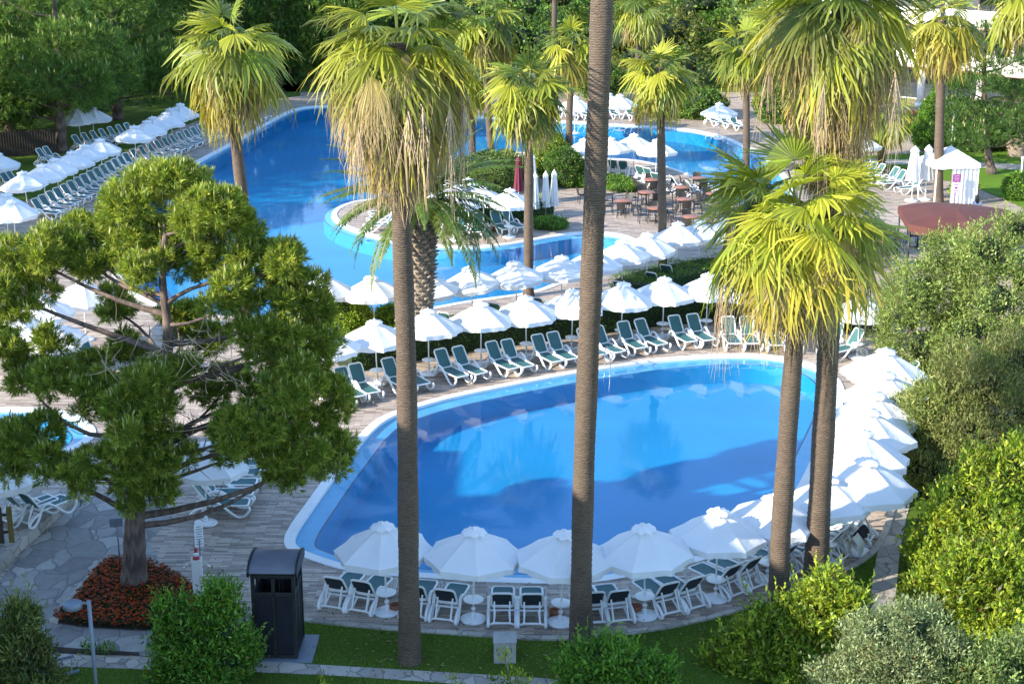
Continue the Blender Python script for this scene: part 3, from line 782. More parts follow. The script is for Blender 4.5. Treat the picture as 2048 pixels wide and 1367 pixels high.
# raised terrace at the left with its stone wall
tp = px([(-300, 1020), (160, 996), (128, 1026), (85, 1066), (40, 1105), (0, 1150), (-300, 1300)])
b = MB(); b.prism([(p.x, p.y) for p in tp], 0, .32); o = b.build('terrace_wall', M['flag_path'], bevel=.02); setp(o, 'low raised stone terrace with mortared flagstone edge at the far left', 'terrace wall')
# ------------------------------------------------------------------ sun loungers
def make_lounger(low=False):
    root = empty('sun_lounger')
    prof = [(1.56, .335), (1.605, .30), (1.58, .20), (1.46, .07), (1.32, .03), (1.16, .10), (.88, .35), (.68, .50), (.54, .54), (.42, .50), (.35, .38), (.26, .20), (.13, .06), (.0, .03), (-.07, .08), (-.04, .17), (.12, .29), (.30, .335)]
    for sy in (-1, 1):
        b = MB(); b.tube([(x, sy * .335, z) for x, z in catmull(prof, 3)], .038, 7, sx=1.1)
        b.build('side_frame', M['white_resin'], root)
    def panel(p0, p1, hw, th, name, mat, mesh_mat):
        p0 = Vector(p0); p1 = Vector(p1); ax = (p1 - p0).normalized(); L = (p1 - p0).length; yv = Vector((0, 1, 0)); up = ax.cross(yv); 
        if up.z < 0: up = -up
        r = .09; out = []
        for cx, cy, a0 in ((L - r, hw - r, 0), (r, hw - r, 90), (r, -hw + r, 180), (L - r, -hw + r, 270)):
            for k in range(4): a = R(a0 + k * 30); out.append((cx + r * math.cos(a), cy + r * math.sin(a)))
        b = MB(); b.tube([p0 + ax * x + yv * y for x, y in out], .029, 6, closed=True); fr = b.build(name, M['white_resin'], root)
        b = MB(); n = 8; vs = []; fs = []
        for s in (0, 1):
            for i in range(n + 1):
                for j in (-1, 1):
                    x = .02 + (L - .04) * i / n; sag = -.02 * math.sin(math.pi * i / n)
                    hh = hw - .02 - (.05 if i in (0, n) else 0)
                    vs.append(p0 + ax * x + yv * hh * j + up * (sag + (.006 if s == 0 else -.006)))
        for i in range(n): fs += [(2 * i, 2 * i + 1, 2 * i + 3, 2 * i + 2), (2 * n + 2 + 2 * i, 2 * n + 4 + 2 * i, 2 * n + 5 + 2 * i, 2 * n + 3 + 2 * i)]
        b.add(vs, fs, True); b.build(mesh_mat[0], mesh_mat[1], root if not mesh_mat[2] else fr, fix=False)
        return fr
    panel((.42, 0, .37), (1.55, 0, .355), .275, .03, 'seat_frame', None, ('seat_sling', M['green_mesh'], False))
    panel((.10, 0, .88) if low else (.03, 0, .99), (.44, 0, .40), .255, .03, 'backrest_frame', None, ('backrest_sling', M['shaded_mesh'] if low else M['green_mesh'], False))
    b = MB()
    b.tube([(-.03, -.33, .10), (.0, -.2, .13), (.0, .2, .13), (-.03, .33, .10)], .03, 6)
    for s in (-1, 1): b.bar((.0, s * .20, .13), (.30, s * .16, .335), .035)
    b.bar((.30, -.34, .335), (.30, .34, .335), .045, .03);
    for s in (-1, 1): b.bar(((.24 if low else .22), s * .19, .60), (.0, s * .19, .13), .035)
    b.build('crossbars', M['white_resin'], root)
    return root
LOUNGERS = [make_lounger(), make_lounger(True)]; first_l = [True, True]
for x in LOUNGERS: index_kids(x)
def lounger(p, deg, label, group, low=0):
    o = LOUNGERS[low] if first_l[low] else copy_tree(LOUNGERS[low]); first_l[low] = False
    o.location = (p.x, p.y, p.z if p.z < .5 else 0); o.rotation_euler = (0, 0, R(deg + random.uniform(-4, 4)))
    return setp(o, label, 'sun lounger', group)

# ------------------------------------------------------------------ parasols
def canopy(Rr=1.2, top=2.42, rise=.64, val=.17, seed=0):
    rnd = random.Random(seed); b = MB(); nr = 7; na = 48; vs = []; fs = []
    wob = [rnd.uniform(-.02, .02) for _ in range(8)]
    for i in range(nr + 1):
        f = .03 + .97 * i / nr
        for j in range(na):
            a = 2 * math.pi * j / na; k = j % 6; m = abs(((a + math.pi / 8) % (math.pi / 4)) - math.pi / 8)
            # rib at multiples of 45 deg
            da = (a % (math.pi / 4)); da = min(da, math.pi / 4 - da); edge = math.cos(math.pi / 8) / math.cos(math.pi / 8 - da)
            mid = math.sin(math.pi * (a % (math.pi / 4)) / (math.pi / 4))
            r = Rr * f * (1 - (1 - edge) * f); r *= 1 - .025 * mid * f * f
            z = top - rise * (f ** 1.12) - .045 * mid * math.sin(math.pi * min(1, f * .95)) + (wob[int(a / (math.pi / 4)) % 8] * f)
            vs.append((r * math.cos(a), r * math.sin(a), z))
    for i in range(nr):
        for j in range(na): fs.append((i * na + j, i * na + (j + 1) % na, (i + 1) * na + (j + 1) % na, (i + 1) * na + j))
    # valance
    base = nr * na
    for j in range(na):
        x, y, z = vs[base + j]; a = 2 * math.pi * j / na; mid = math.sin(math.pi * (a % (math.pi / 4)) / (math.pi / 4))
        q = .985 + .03 * math.sin(a * 16 + seed) + rnd.uniform(-.012, .012)
        vs.append((x * q, y * q, z - val * (.9 + .12 * mid) + rnd.uniform(-.012, .012)))
    o = (nr + 1) * na
    for j in range(na): fs.append((base + j, base + (j + 1) % na, o + (j + 1) % na, o + j))
    b.add(vs, fs, True)
    me = b.mesh('canopy')
    bm = bmesh.new(); bm.from_mesh(me)
    bm.verts.ensure_lookup_table()
    for e in bm.edges:      # keep the rib creases and the rim crisp
        v = [x.index for x in e.verts]; a = [i % na for i in v]
        if a[0] == a[1] and a[0] % 6 == 0: e.smooth = False
        if all(base <= i < base + na for i in v): e.smooth = False
    bm.to_mesh(me); bm.free(); return me
def vent(top=2.40, seed=0):
    b = MB(); n = 32; vs = []; fs = []; rnd = random.Random(seed)
    for i, (r, z) in enumerate(((.02, .075), (.12, .045), (.24, .0), (.32, -.055))):
        for j in range(n):
            a = 2 * math.pi * j / n; s = .5 + .5 * math.cos(a * 8)
            rr = r * (1 - (.10 * (1 - s) if i == 3 else 0)) * (1 + rnd.uniform(-.03, .03)); vs.append((rr * math.cos(a), rr * math.sin(a), top + z + (.035 * (1 - s) if i >= 2 else 0)))
    for i in range(3):
        for j in range(n): fs.append((i * n + j, i * n + (j + 1) % n, (i + 1) * n + (j + 1) % n, (i + 1) * n + j))
    fs.append(tuple(range(n)))
    b.add(vs, fs, True); me = b.mesh('vent_cap'); return me
def make_parasol(seed, table=True, big=1.0, pole='white_resin'):
    root = empty('parasol')
    cn = link('canopy', canopy(1.24 * big, seed=seed), M['white_cloth'], root)
    b = MB()
    for k in range(8):
        a = k * math.pi / 4; b.bar((0, 0, 2.33), (1.20 * big * math.cos(a), 1.20 * big * math.sin(a), 1.775), .018)
        b.bar((0, 0, 1.75), (.62 * math.cos(a), .62 * math.sin(a), 2.04), .014)
    b.build('ribs', M['white_resin'], cn)
    link('vent_cap', vent(2.42, seed), M['white_cloth'], root)
    b = MB(); b.tube([(0, 0, 0), (0, 0, 2.46)], .024, 8); b.lathe([(.0, 2.56), (.03, 2.53), (.03, 2.49), (.012, 2.46)], n=8); b.build('pole', M[pole], root)
    b = MB(); b.lathe([(.31, 0), (.325, .03), (.325, .055), (.29, .075), (.10, .10), (.05, .11), (.05, .22), (.03, .23)], n=24); b.build('base', M['white_resin'], root)
    if table:
        b = MB(); b.lathe([(.03, .555), (.235, .555), (.25, .565), (.25, .585), (.235, .592), (.03, .592)], n=24); b.lathe([(.035, .30), (.06, .30), (.06, .34), (.035, .36)], n=12); b.build('side_table', M['white_resin'], root)
    return root
PARA = [make_parasol(i, t) for i, t in ((0, True), (1, True), (2, True), (3, False), (4, False))]
for p in PARA: index_kids(p)
used_p = [False] * 5
def parasol(px_, py_, label, group, table=True, z=2.45, sc=1.0, tilt=0):
    k = random.choice((0, 1, 2) if table else (3, 4))
    o = PARA[k] if not used_p[k] else copy_tree(PARA[k]); used_p[k] = True
    p = G(px_, py_, z * sc); o.location = (p.x, p.y, 0); o.rotation_euler = (R(random.gauss(0, 1.8)), R(random.gauss(0, 1.8)), R(random.uniform(0, 45))); o.scale = (sc, sc, sc * random.uniform(.965, 1.02))
    return setp(o, label, 'parasol', group)

def closed_parasol(p, label, h=2.6, mat='white_cloth', group='folded parasols', seed=1, base=True, rr=1.0):
    root = empty('folded_parasol', p, 0, label, 'parasol', group); b = MB(); n = 40; vs = []; fs = []; rnd = random.Random(seed)
    prof = [(.03, h), (.10, h - .12), (.145, h - .25), (.12, h - .30), (.14, h - .8), (.17, h - 1.3), (.21, h - 1.75), (.23, h - 1.85)]
    for i, (r, z) in enumerate(prof):
        for j in range(n):
            a = 2 * math.pi * j / n; q = r * rr * (1 + (.22 if i > 3 else .08) * math.sin(a * 8 + z * .7) + rnd.uniform(-.03, .03)); vs.append((q * math.cos(a), q * math.sin(a), z + (rnd.uniform(-.04, .02) if i == len(prof) - 1 else 0)))
    for i in range(len(prof) - 1):
        for j in range(n): fs.append((i * n + j, i * n + (j + 1) % n, (i + 1) * n + (j + 1) % n, (i + 1) * n + j))
    fs.append(tuple(range(n))); b.add(vs, fs, True); b.build('canopy', M[mat], root, fix=False)
    b = MB(); b.tube([(0, 0, 0), (0, 0, h + .04)], .026, 8); b.build('pole', M['white_resin'], root)
    b = MB(); b.lathe([(.36, 0), (.38, .03), (.36, .07), (.08, .10), (.05, .2)], n=20); b.build('base', M['white_resin'], root)
    return root

# ------------------------------------------------------------------ row: loungers along the lawn edge
g1 = 'sun loungers along the lawn edge of the main pool'
L1 = [(664, 1222, 74), (718, 1229, 74), (826, 1240, 78), (886, 1247, 80), (1004, 1255, 89), (1064, 1256, 91), (1190, 1253, 102), (1242, 1249, 104), (1345, 1233, 120), (1395, 1222, 122), (1475, 1196, 131), (1515, 1181, 133), (1590, 1155, 138), (1640, 1140, 140), (1690, 1122, 148), (1712, 1103, 150), (1742, 1085, 152)]
side1 = ['leftmost backrest-to-camera sun lounger, next to the black louvred hut', 'second lounger from the black hut, left of the first parasol stand', 'lounger mostly hidden behind the left tall palm trunk at the lawn edge', 'lounger just right of the left tall palm trunk at the lawn edge',
         'left one of the loungers centred above the grey stone block', 'right one of the loungers centred above the grey stone block', 'lounger half hidden just right of the central tall palm trunk', 'second lounger right of the central tall palm trunk, backrest to camera',
         'tilted lounger just right of the fourth stand along the lawn kerb', 'lounger between the fourth and fifth parasol stands on the lawn kerb, right of its pair', 'lounger right of the fifth parasol stand near the leaning palm', 'lounger immediately left of the leaning palm trunk on the lawn kerb',
         'lounger seen between the two leaning palm trunks', 'lounger hidden behind the thicker leaning palm trunk', 'lounger with a dark mat right of the twin palms under the big parasol', 'lounger second from the footpath draped with a cream towel', 'last lounger of the lawn row beside the flagstone footpath']
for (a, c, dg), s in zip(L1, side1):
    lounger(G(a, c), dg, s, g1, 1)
U1 = [(770, 1043), (945, 1056), (1122, 1062), (1295, 1050), (1438, 1020), (1543, 988), (1668, 955)]
sU1 = ['leftmost shaded white parasol, by the left palm trunk over the front pool edge', 'second shaded white parasol of the front row, between the two tall palm trunks', 'third white parasol of the front row, cut by the central palm trunk', 'fourth white parasol of the front row, right of the central palm trunk',
       'fifth white parasol of the front row, half sunlit', 'sixth white parasol of the front row, behind the leaning palm trunk', 'large sunlit white parasol at the bend, right of the twin palms']
for (a, c), s in zip(U1, sU1): parasol(a, c, s, 'parasols along the near side of the main pool')
U2 = [(1728, 913), (1722, 866), (1738, 823), (1757, 783), (1776, 746), (1770, 695), (1722, 590)]
for i, (a, c) in enumerate(U2): parasol(a, c, 'dazzling white parasol, %s up from the bend in the column right of the main pool' % ORD[i] if i < 6 else 'sunlit white parasol left of the olive shrubs beyond the far right pool corner', 'parasols stacked right of the main pool', sc=1.0 if i == 6 else 1.13)
for i, (a, c, dg) in enumerate([(1800, 1010, 175), (1806, 960, 178), (1812, 905, 180), (1818, 860, 184), (1826, 815, 186), (1832, 775, 190)]):
    lounger(G(a, c), dg, 'green mesh lounger under the %s bright parasol up the right pool side' % ORD[i], 'sun loungers right of the main pool')

g2 = 'sun loungers on the far side of the main pool'
L2 = [(652, 742, -56), (679, 733, -56), (708, 726, -56), (773, 715, -56), (803, 711, -56), (878, 697, -56), (913, 692, -56), (980, 682, -56), (1011, 678, -56), (1072, 668, -57), (1103, 663, -57), (1163, 655, -58), (1193, 651, -58), (1244, 642, -60), (1277, 637, -60),
      (1346, 630, -64), (1383, 627, -66), (1455, 632, -82), (1492, 632, -86), (1545, 635, -92), (1590, 636, -98), (1675, 645, -112), (1722, 657, -150)]
for i, (a, c, dg) in enumerate(L2): lounger(G(a, c, .99), dg, '%s lounger from the left in the hedge-side row beyond the main pool' % ORD[i].capitalize(), g2)
U3 = [(655, 662), (752, 637), (856, 619), (961, 602), (1053, 589), (1144, 578), (1243, 565), (1328, 553), (1416, 548), (1505, 548), (1600, 560)]
for i, (a, c) in enumerate(U3): parasol(a, c, '%s white parasol from the left in the row behind the far-side loungers' % ORD[i].capitalize(), 'parasols between the hedge and the main pool')
U4 = [(648, 549), (748, 550), (860, 545), (948, 532), (1037, 525), (1124, 509), (1186, 499), (1247, 479), (1295, 465), (1355, 448), (1400, 440), (1450, 436)]
for i, (a, c) in enumerate(U4): parasol(a, c, '%s white parasol from the left in the row by the lagoon channel' % ORD[i].capitalize(), 'parasols along the lagoon channel', table=False)
for i, (a, c, dg) in enumerate([(800, 640, 60), (885, 625, 62), (985, 606, 62), (1070, 595, 62), (1190, 570, 60), (1235, 563, 60), (1300, 545, 60), (1330, 530, 60)]):
    lounger(G(a, c, .99), dg, '%s lounger from the left facing the channel, seen above the parasol tops' % ORD[i].capitalize(), 'sun loungers facing the lagoon channel')

# ------------------------------------------------------------------ left rows across the lagoon
def lerp2(a, b, t): return (a[0] + (b[0] - a[0]) * t, a[1] + (b[1] - a[1]) * t)
def worldrow(a, b, n, z):
    A = G(a[0], a[1], z); Bq = G(b[0], b[1], z); return [A.lerp(Bq, i / (n - 1)) for i in range(n)]
for i, p in enumerate(worldrow((66, 397), (248, 306), 15, .99)): p.z = 0; lounger(p, -22, '%s lounger from the near end of the shaded row left of the lagoon' % ORD[i].capitalize(), 'shaded sun loungers on the near left bank')
for i, p in enumerate(worldrow((262, 298), (498, 212), 18, .99)): p.z = 0; lounger(p, -20, '%s lounger counted from the parasol gap in the far left bank row' % ORD[i].capitalize(), 'shaded sun loungers on the far left bank')
for i, p in enumerate(worldrow((146, 270), (250, 246), 7, .99)): p.z = 0; lounger(p, -20, '%s lounger from the left in the back row under the big pines' % ORD[i].capitalize(), 'sun loungers under the pines')
for i, (a, c) in enumerate([(74, 297), (88, 293), (2, 345), (14, 342)]): lounger(G(a, c, .99), -15, ['left of the pair of loungers beside the dark pine trunk', 'right of the pair of loungers beside the dark pine trunk', 'lounger cut by the left picture edge under the pines', 'lounger next to the one cut by the left edge'][i], 'loungers on the grass under the pines')
U5 = [(51, 343), (86, 328), (114, 315), (144, 302), (171, 289), (200, 278), (267, 253), (293, 243), (312, 233), (328, 225), (342, 216), (357, 208)]
for i, (a, c) in enumerate(U5): parasol(a, c, ('%s shaded white parasol from the near end of the left bank' % ORD[i].capitalize()) if i < 6 else ('%s parasol up the far left bank past the gap' % ORD[i - 6].capitalize()), 'parasols along the left bank', table=False)
for (a, c), s in zip([(-6, 305), (158, 219), (181, 215), (7, 389), (24, 397), (162, 558), (83, 589), (105, 637), (20, 620), (402, 884), (5, 905)],
                     ['parasol sliced by the left edge of the picture below the pines', 'left one of two parasols under the big pines', 'right one of two parasols under the big pines', 'bright parasol at the left edge, rear of an overlapping pair', 'bright parasol at the left edge, front of an overlapping pair',
                      'sunlit parasol glimpsed through the upper gap of the near pine', 'sunlit parasol seen left of the near pine stem, upper one', 'sunlit parasol seen left of the near pine stem, lower one', 'sunlit parasol at the left edge behind the near pine', 'shaded parasol behind the lower branches of the near pine', 'bluish shaded parasol at the left edge by the small pool']):
    parasol(a, c, s, 'parasols scattered on the left', table=False)
for (a, c, dg), s in zip([(70, 690, -40), (95, 684, -42), (125, 678, -44), (160, 672, -46)], ['first', 'second', 'third', 'fourth']): lounger(G(a, c, .99), dg, '%s lounger from the left glimpsed through the gap in the near pine' % s, 'loungers behind the near pine')
for (a, c), s in zip([(405, 1010), (415, 990), (424, 968), (432, 948), (440, 930)], ['nearest', 'second nearest', 'middle', 'second farthest', 'farthest']): lounger(G(a - 15, c + 18, 0), 2, '%s lounger of the shaded stack right of the near pine trunk' % s, 'shaded loungers right of the near pine')
for (a, c), s in zip([(48, 1052), (14, 1050)], ['lounger on the raised stone terrace, nearer the walk', 'lounger on the raised terrace beside the dark slatted fence']): lounger(G(a, c, .32), 52, s, 'loungers on the raised terrace')

# ------------------------------------------------------------------ island
for (a, c, dg), s in zip([(800, 398, 190), (797, 410, 192), (792, 422, 192), (870, 423, -105), (884, 422, -108), (928, 425, -92), (957, 425, -90), (988, 421, -60), (1010, 418, -58)],
                         ['rear of three low loungers on the island tip', 'middle of three low loungers on the island tip', 'front of three low loungers on the island tip', 'island lounger right behind the date palm trunk', 'island lounger just right of the date palm trunk',
                          'left one of the pair facing the channel on the island', 'right one of the pair facing the channel on the island', 'darker island lounger before the hedge, left one', 'darker island lounger before the hedge, right one']):
    lounger(G(a, c, .99), dg, s, 'sun loungers on the island')
for (a, c), s in zip([(907, 383), (968, 372), (1018, 377), (900, 362), (935, 355)], ['island parasol with a flat looking canopy behind the loungers', 'island parasol right of the flat looking one', 'island parasol nearest the folded parasols', 'island parasol screened by the date palm fronds, left', 'island parasol screened by the date palm fronds, right']):
    parasol(a, c, s, 'parasols on the island')
for i, (a, c) in enumerate([(1058, 442), (1070, 441), (1091, 438), (1108, 435)]): closed_parasol(G(a, c), ['folded white parasol half hidden by the palm trunk', 'left one of three folded white parasols on the terrace', 'middle one of three folded white parasols on the terrace', 'right one of three folded white parasols on the terrace'][i], 2.5, seed=i)
closed_parasol(G(1037, 412), 'folded burgundy parasol by the round bushes', 2.7, 'burgundy', seed=8, rr=1.1)
closed_parasol(G(1064, 405), 'folded white parasol behind the burgundy one', 2.7, seed=9, rr=1.2)
closed_parasol(G(1823, 402), 'tall folded white parasol left of the white gazebo', 3.0, seed=10, rr=1.7)
closed_parasol(G(1850, 399), 'tall folded white parasol in front of the white gazebo', 3.0, seed=11, rr=1.6)

# far pool side
for (a, c), s in zip([(1222, 273), (1269, 267), (1313, 279), (1172, 277)], ['second parasol from the left by the far pool', 'shaded parasol by the far pool behind the sunny one', 'sunny parasol by the far pool near the stone edge', 'leftmost parasol by the far pool beside the central palm trunk']): parasol(a, c, s, 'parasols beside the far pool', table=False)
for i, (a, c, dg) in enumerate([(1155, 318, 100), (1172, 318, 100), (1224, 320, 75), (1245, 322, 75), (1277, 332, 55), (1292, 336, 52), (1308, 346, 50), (1340, 352, 15), (1372, 362, 12)]):
    lounger(G(a, c, .99), dg, '%s lounger from the left beside the far pool above the dining tables' % ORD[i].capitalize(), 'sun loungers beside the far pool')
for i, (a, c) in enumerate([(1130, 208), (1161, 207), (1190, 206), (1221, 206), (1255, 208), (1418, 219), (1442, 223), (1463, 227)]):
    lounger(G(a, c, .99), -70, '%s tiny lounger from the left on the far bank beyond the pool' % ORD[i].capitalize(), 'sun loungers on the far bank')
for i, (a, c) in enumerate([(1150, 195), (1218, 186), (1240, 190), (1440, 205), (1700, 262), (1725, 270)]):
    parasol(a, c, '%s distant parasol from the left on the far bank' % ORD[i].capitalize(), 'parasols on the far bank', table=False)
for i, (a, c) in enumerate([(1738, 318), (1752, 324), (1796, 334), (1810, 340), (1845, 350), (1768, 328)]):
    lounger(G(a, c, .99), 205, '%s green lounger counted from the right bank edge left of the gazebo' % ORD[i].capitalize(), 'green loungers by the gazebo')

# ------------------------------------------------------------------ dining terrace
def make_table():
    root = empty('dining_table'); b = MB(); b.lathe([(.02, .715), (.44, .715), (.455, .725), (.455, .742), (.44, .75), (.02, .75)], n=28); b.build('tabletop', M['table_wood'], root)
    b = MB(); b.tube([(0, 0, .05), (0, 0, .715)], .04, 8)
    for k in range(4): a = R(45 + 90 * k); b.bar((0, 0, .07), (.33 * math.cos(a), .33 * math.sin(a), .025), .05, .035); b.bar((0, 0, .69), (.25 * math.cos(a), .25 * math.sin(a), .70), .04, .02)
    b.build('pedestal', M['black_metal'], root); return root
def make_chair():
    root = empty('dining_chair'); b = MB(); b.box((0, 0, .445), (.44, .46, .035)); b.build('seat', M['wicker'], root, bevel=.008)
    b = MB(); vs = []; n = 6                      # slightly curved back
    for s in (0, 1):
        for i in range(n + 1):
            y = -.22 + .44 * i / n; x = -.22 - .04 * math.cos(y / .22 * 1.2)
            for z, dx in ((.46, 0), (.88, -.09)): vs.append((x + dx - s * .025, y, z))
    fs = []
    for i in range(n):
        o = 2 * i; fs.append((o, o + 2, o + 3, o + 1)); o += 2 * n + 2; fs.append((o, o + 1, o + 3, o + 2))
        fs += [(2 * i + 1, 2 * i + 3, 2 * n + 5 + 2 * i, 2 * n + 3 + 2 * i), (2 * i, 2 * n + 2 + 2 * i, 2 * n + 4 + 2 * i, 2 * i + 2)]
    m = 2 * n + 2; fs += [(0, 1, m + 1, m), (2 * n, m + 2 * n, m + 2 * n + 1, 2 * n + 1)]
    b.add(vs, fs); b.build('backrest', M['wicker'], root)
    for x, y in ((.19, .2), (.19, -.2), (-.2, .2), (-.2, -.2)):
        b = MB(); b.bar((x, y, .43), (x * 1.12, y * 1.06, 0), .03); b.build('leg', M['black_metal'], root)
    for s in (-1, 1): b = MB(); b.tube([(.21, s * .23, .44), (.22, s * .24, .64), (.05, s * .245, .665), (-.24, s * .235, .66)], .014, 6); b.build('armrest', M['wicker'], root)
    return root
TB = make_table(); CH = make_chair(); index_kids(TB); index_kids(CH); ft = [True]; fc = [True]
TBL = [(1247, 401, 15), (1293, 384, 35), (1303, 359, 20), (1312, 416, 40), (1364, 374, 10), (1369, 398, 30), (1382, 433, 15), (1428, 387, 50), (1400, 356, 30), (1440, 410, 20), (1190, 378, 20), (1755, 457, 25), (1764, 481, 40), (1836, 466, 15), (1710, 452, 25), (1722, 500, 10)]
TW = ['nearest the central palm trunk at the terrace front', 'behind the front-left one on the terrace', 'farthest back beside the loungers', 'in the front middle of the terrace', 'back right of the slim palm trunk', 'middle right of the slim palm trunk', 'front right of the slim palm trunk',
      'at the right side under the feather fronds', 'rearmost right near the pool edge', 'right front behind the big fan fronds', 'hidden behind the central palm trunk', 'left under the maroon awning', 'front left under the maroon awning', 'right under the maroon awning', 'between fan fronds and awning, rear', 'between fan fronds and awning, front']
for k, (a, c, dg) in enumerate(TBL):
    t = TB if ft[0] else copy_tree(TB); ft[0] = False; p = G(a, c, .73); t.location = (p.x, p.y, 0); t.rotation_euler = (0, 0, R(dg)); setp(t, 'round brown dining table ' + TW[k], 'table', 'round dining tables')
    for q, sd in enumerate(('right', 'far', 'left', 'near')):
        o = CH if fc[0] else copy_tree(CH); fc[0] = False; ang = R(dg - 20 + 90 * q + random.uniform(-14, 14)); rr = random.uniform(.66, .82)
        o.location = (p.x + rr * math.cos(ang), p.y + rr * math.sin(ang), 0); o.rotation_euler = (0, 0, ang + math.pi + R(random.uniform(-15, 15)))
        setp(o, '%s chair at the table %s' % (sd, TW[k]), 'chair', 'dark dining chairs')

# maroon awning
aw = [G(*q, 2.75) for q in ((1796, 412), (1830, 406), (1870, 404), (1940, 408), (2010, 418), (2080, 446), (2000, 505), (1915, 466), (1862, 457), (1817, 448))]
root = empty('awning', (sum(p.x for p in aw) / len(aw), sum(p.y for p in aw) / len(aw), 0), 0, 'large maroon fabric awning over dining tables behind the olive shrubs', 'awning'); o = root.location
cx = Vector((0, 0, 3.15)); b = MB(); n = len(aw); rim = [Vector((p.x - o.x, p.y - o.y, 2.75)) for p in aw]; mid = [r.lerp(cx, .5) + Vector((0, 0, .06)) for r in rim]
b.add(rim + mid + [cx], [(i, (i + 1) % n, (i + 1) % n + n, i + n) for i in range(n)] + [(i + n, (i + 1) % n + n, 2 * n) for i in range(n)], False)
b.build('canopy', M['maroon'], root)
b = MB(); b.add(rim + [r - Vector((0, 0, .32)) for r in rim], [(i, (i + 1) % n, (i + 1) % n + n, i + n) for i in range(n)]); b.build('valance', M['maroon'], root)
for i in (0, 3, 5, 7, 9):
    b = MB(); b.tube([(rim[i].x * .96, rim[i].y * .96, 0), (rim[i].x * .96, rim[i].y * .96, 2.78)], .045, 8); b.build('post', M['black_metal'], root)

# white gazebo with the purple board
p = G(1893, 402); root = empty('gazebo', p, R(8), 'white fabric gazebo with a purple notice board behind a palm trunk', 'gazebo')
b = MB(); hw, hd, H0 = 1.25, 1.2, 2.25
b.add([(-hw, -hd, H0), (hw, -hd, H0), (hw, hd, H0), (-hw, hd, H0), (0, 0, 3.05)], [(0, 1, 4), (1, 2, 4), (2, 3, 4), (3, 0, 4)])
for a, c in (((-hw, -hd), (hw, -hd)), ((hw, -hd), (hw, hd)), ((hw, hd), (-hw, hd)), ((-hw, hd), (-hw, -hd))):
    vs = []; m = 14
    for i in range(m + 1):
        t = i / m; x = a[0] + (c[0] - a[0]) * t; y = a[1] + (c[1] - a[1]) * t; vs += [(x, y, H0), (x * 1.01, y * 1.01, H0 - .22 - .05 * abs(math.sin(t * 9.4)))]
    b.add(vs, [(2 * i, 2 * i + 2, 2 * i + 3, 2 * i + 1) for i in range(m)])
b.build('roof', M['white_cloth'], root)
for x in (-1, 1):
    for y in (-1, 1):
        q = MB(); q.bar((x * 1.18, y * 1.13, 0), (x * 1.18, y * 1.13, H0), .06); q.build('post', M['white_resin'], root)
b = MB(); vs = []; m = 24
for i in range(m + 1): t = i / m; vs += [(-.3 + 1.45 * t, -1.10 + .04 * math.sin(t * 40), .05), (-.3 + 1.45 * t, -1.10 + .04 * math.sin(t * 40), 2.1)]
b.add(vs, [(2 * i, 2 * i + 2, 2 * i + 3, 2 * i + 1) for i in range(m)]); b.build('curtain', M['white_cloth'], root)
sg = empty('notice_board', p + Vector((.0, -1.45, 0)), 0, 'purple over lilac notice board hung on the gazebo front', 'sign')
b = MB(); b.box((.05, 0, 1.55), (.42, .03, .42)); b.box((.05, .03, .9), (.04, .04, 1.7)); bd = b.build('board', M['purple'], sg)
b = MB()
for z, wv in ((1.68, .28), (1.60, .30), (1.52, .26), (1.44, .30)): b.box((.05, -.018, z), (wv, .006, .018))
b.build('lettering', M['lilac'], bd)
b = MB(); b.box((.05, -.002, 1.04), (.36, .03, .52)); bd = b.build('lower_board', M['lilac'], sg)
b = MB(); b.box((.05, -.02, 1.03), (.14, .006, .10)); b.box((.05, -.02, 1.2), (.24, .006, .03)); b.box((.05, -.02, .87), (.22, .006, .03)); b.build('lettering', M['purple'], bd)
# ------------------------------------------------------------------ black louvred hut
p = G(597, 1322); W0, D0, H0 = 1.02, 1.15, 2.12
root = empty('louvred_hut', (p.x - W0 / 2, p.y + D0 / 2, 0), R(-1), 'tall black louvred service hut with a pale barrel roof on the front lawn', 'hut')
b = MB(); b.box((.14, -.02, .03), (W0 + .42, D0 + .22, .08)); b.build('plinth', M['grey_metal'], root, bevel=.01)
for x in (-1, 1):
    for y in (-1, 1): b = MB(); b.box((x * (W0 / 2 - .04), y * (D0 / 2 - .04), .08 + H0 / 2), (.08, .08, H0)); b.build('corner_post', M['black_metal'], root)
def hut_face(front):
    L_ = W0 if front else D0
    b = MB(); 
    for z in (.13, 1.70, 2.16): b.box((0, 0, z), (L_ - .14, .05, .09))
    b.box((0, 0, 1.14), (.08, .05, 2.05)); 
    if front:
        z = .22
        while z < 1.64:
            for s in (-1, 1): b.box((s * (L_ / 4 - .012), -.01, z), (L_ / 2 - .13, .05, .008), rot=Matrix.Rotation(R(35), 3, 'X'))
            z += .052
        for s in (-1, 1): b.box((s * (L_ / 4 - .012), .02, .92), (L_ / 2 - .11, .01, 1.48))
    else:
        for k in range(9):
            x = -L_ / 2 + .13 + k * (L_ - .26) / 8; b.box((x, 0, .92), (.055, .03, 1.48))
        b.box((0, .03, .92), (L_ - .16, .01, 1.45))
    return b
for nm, fr, loc, rz in (('front_panel', True, (0, -D0 / 2 + .04, 0), 0), ('rear_panel', True, (0, D0 / 2 - .04, 0), 180), ('side_panel', False, (W0 / 2 - .04, 0, 0), 90), ('side_panel', False, (-W0 / 2 + .04, 0, 0), -90)):
    o = hut_face(fr).build(nm, M['black_metal'], root); o.location = loc; o.rotation_euler = (0, 0, R(rz))
b = MB(); n = 12; vs = []
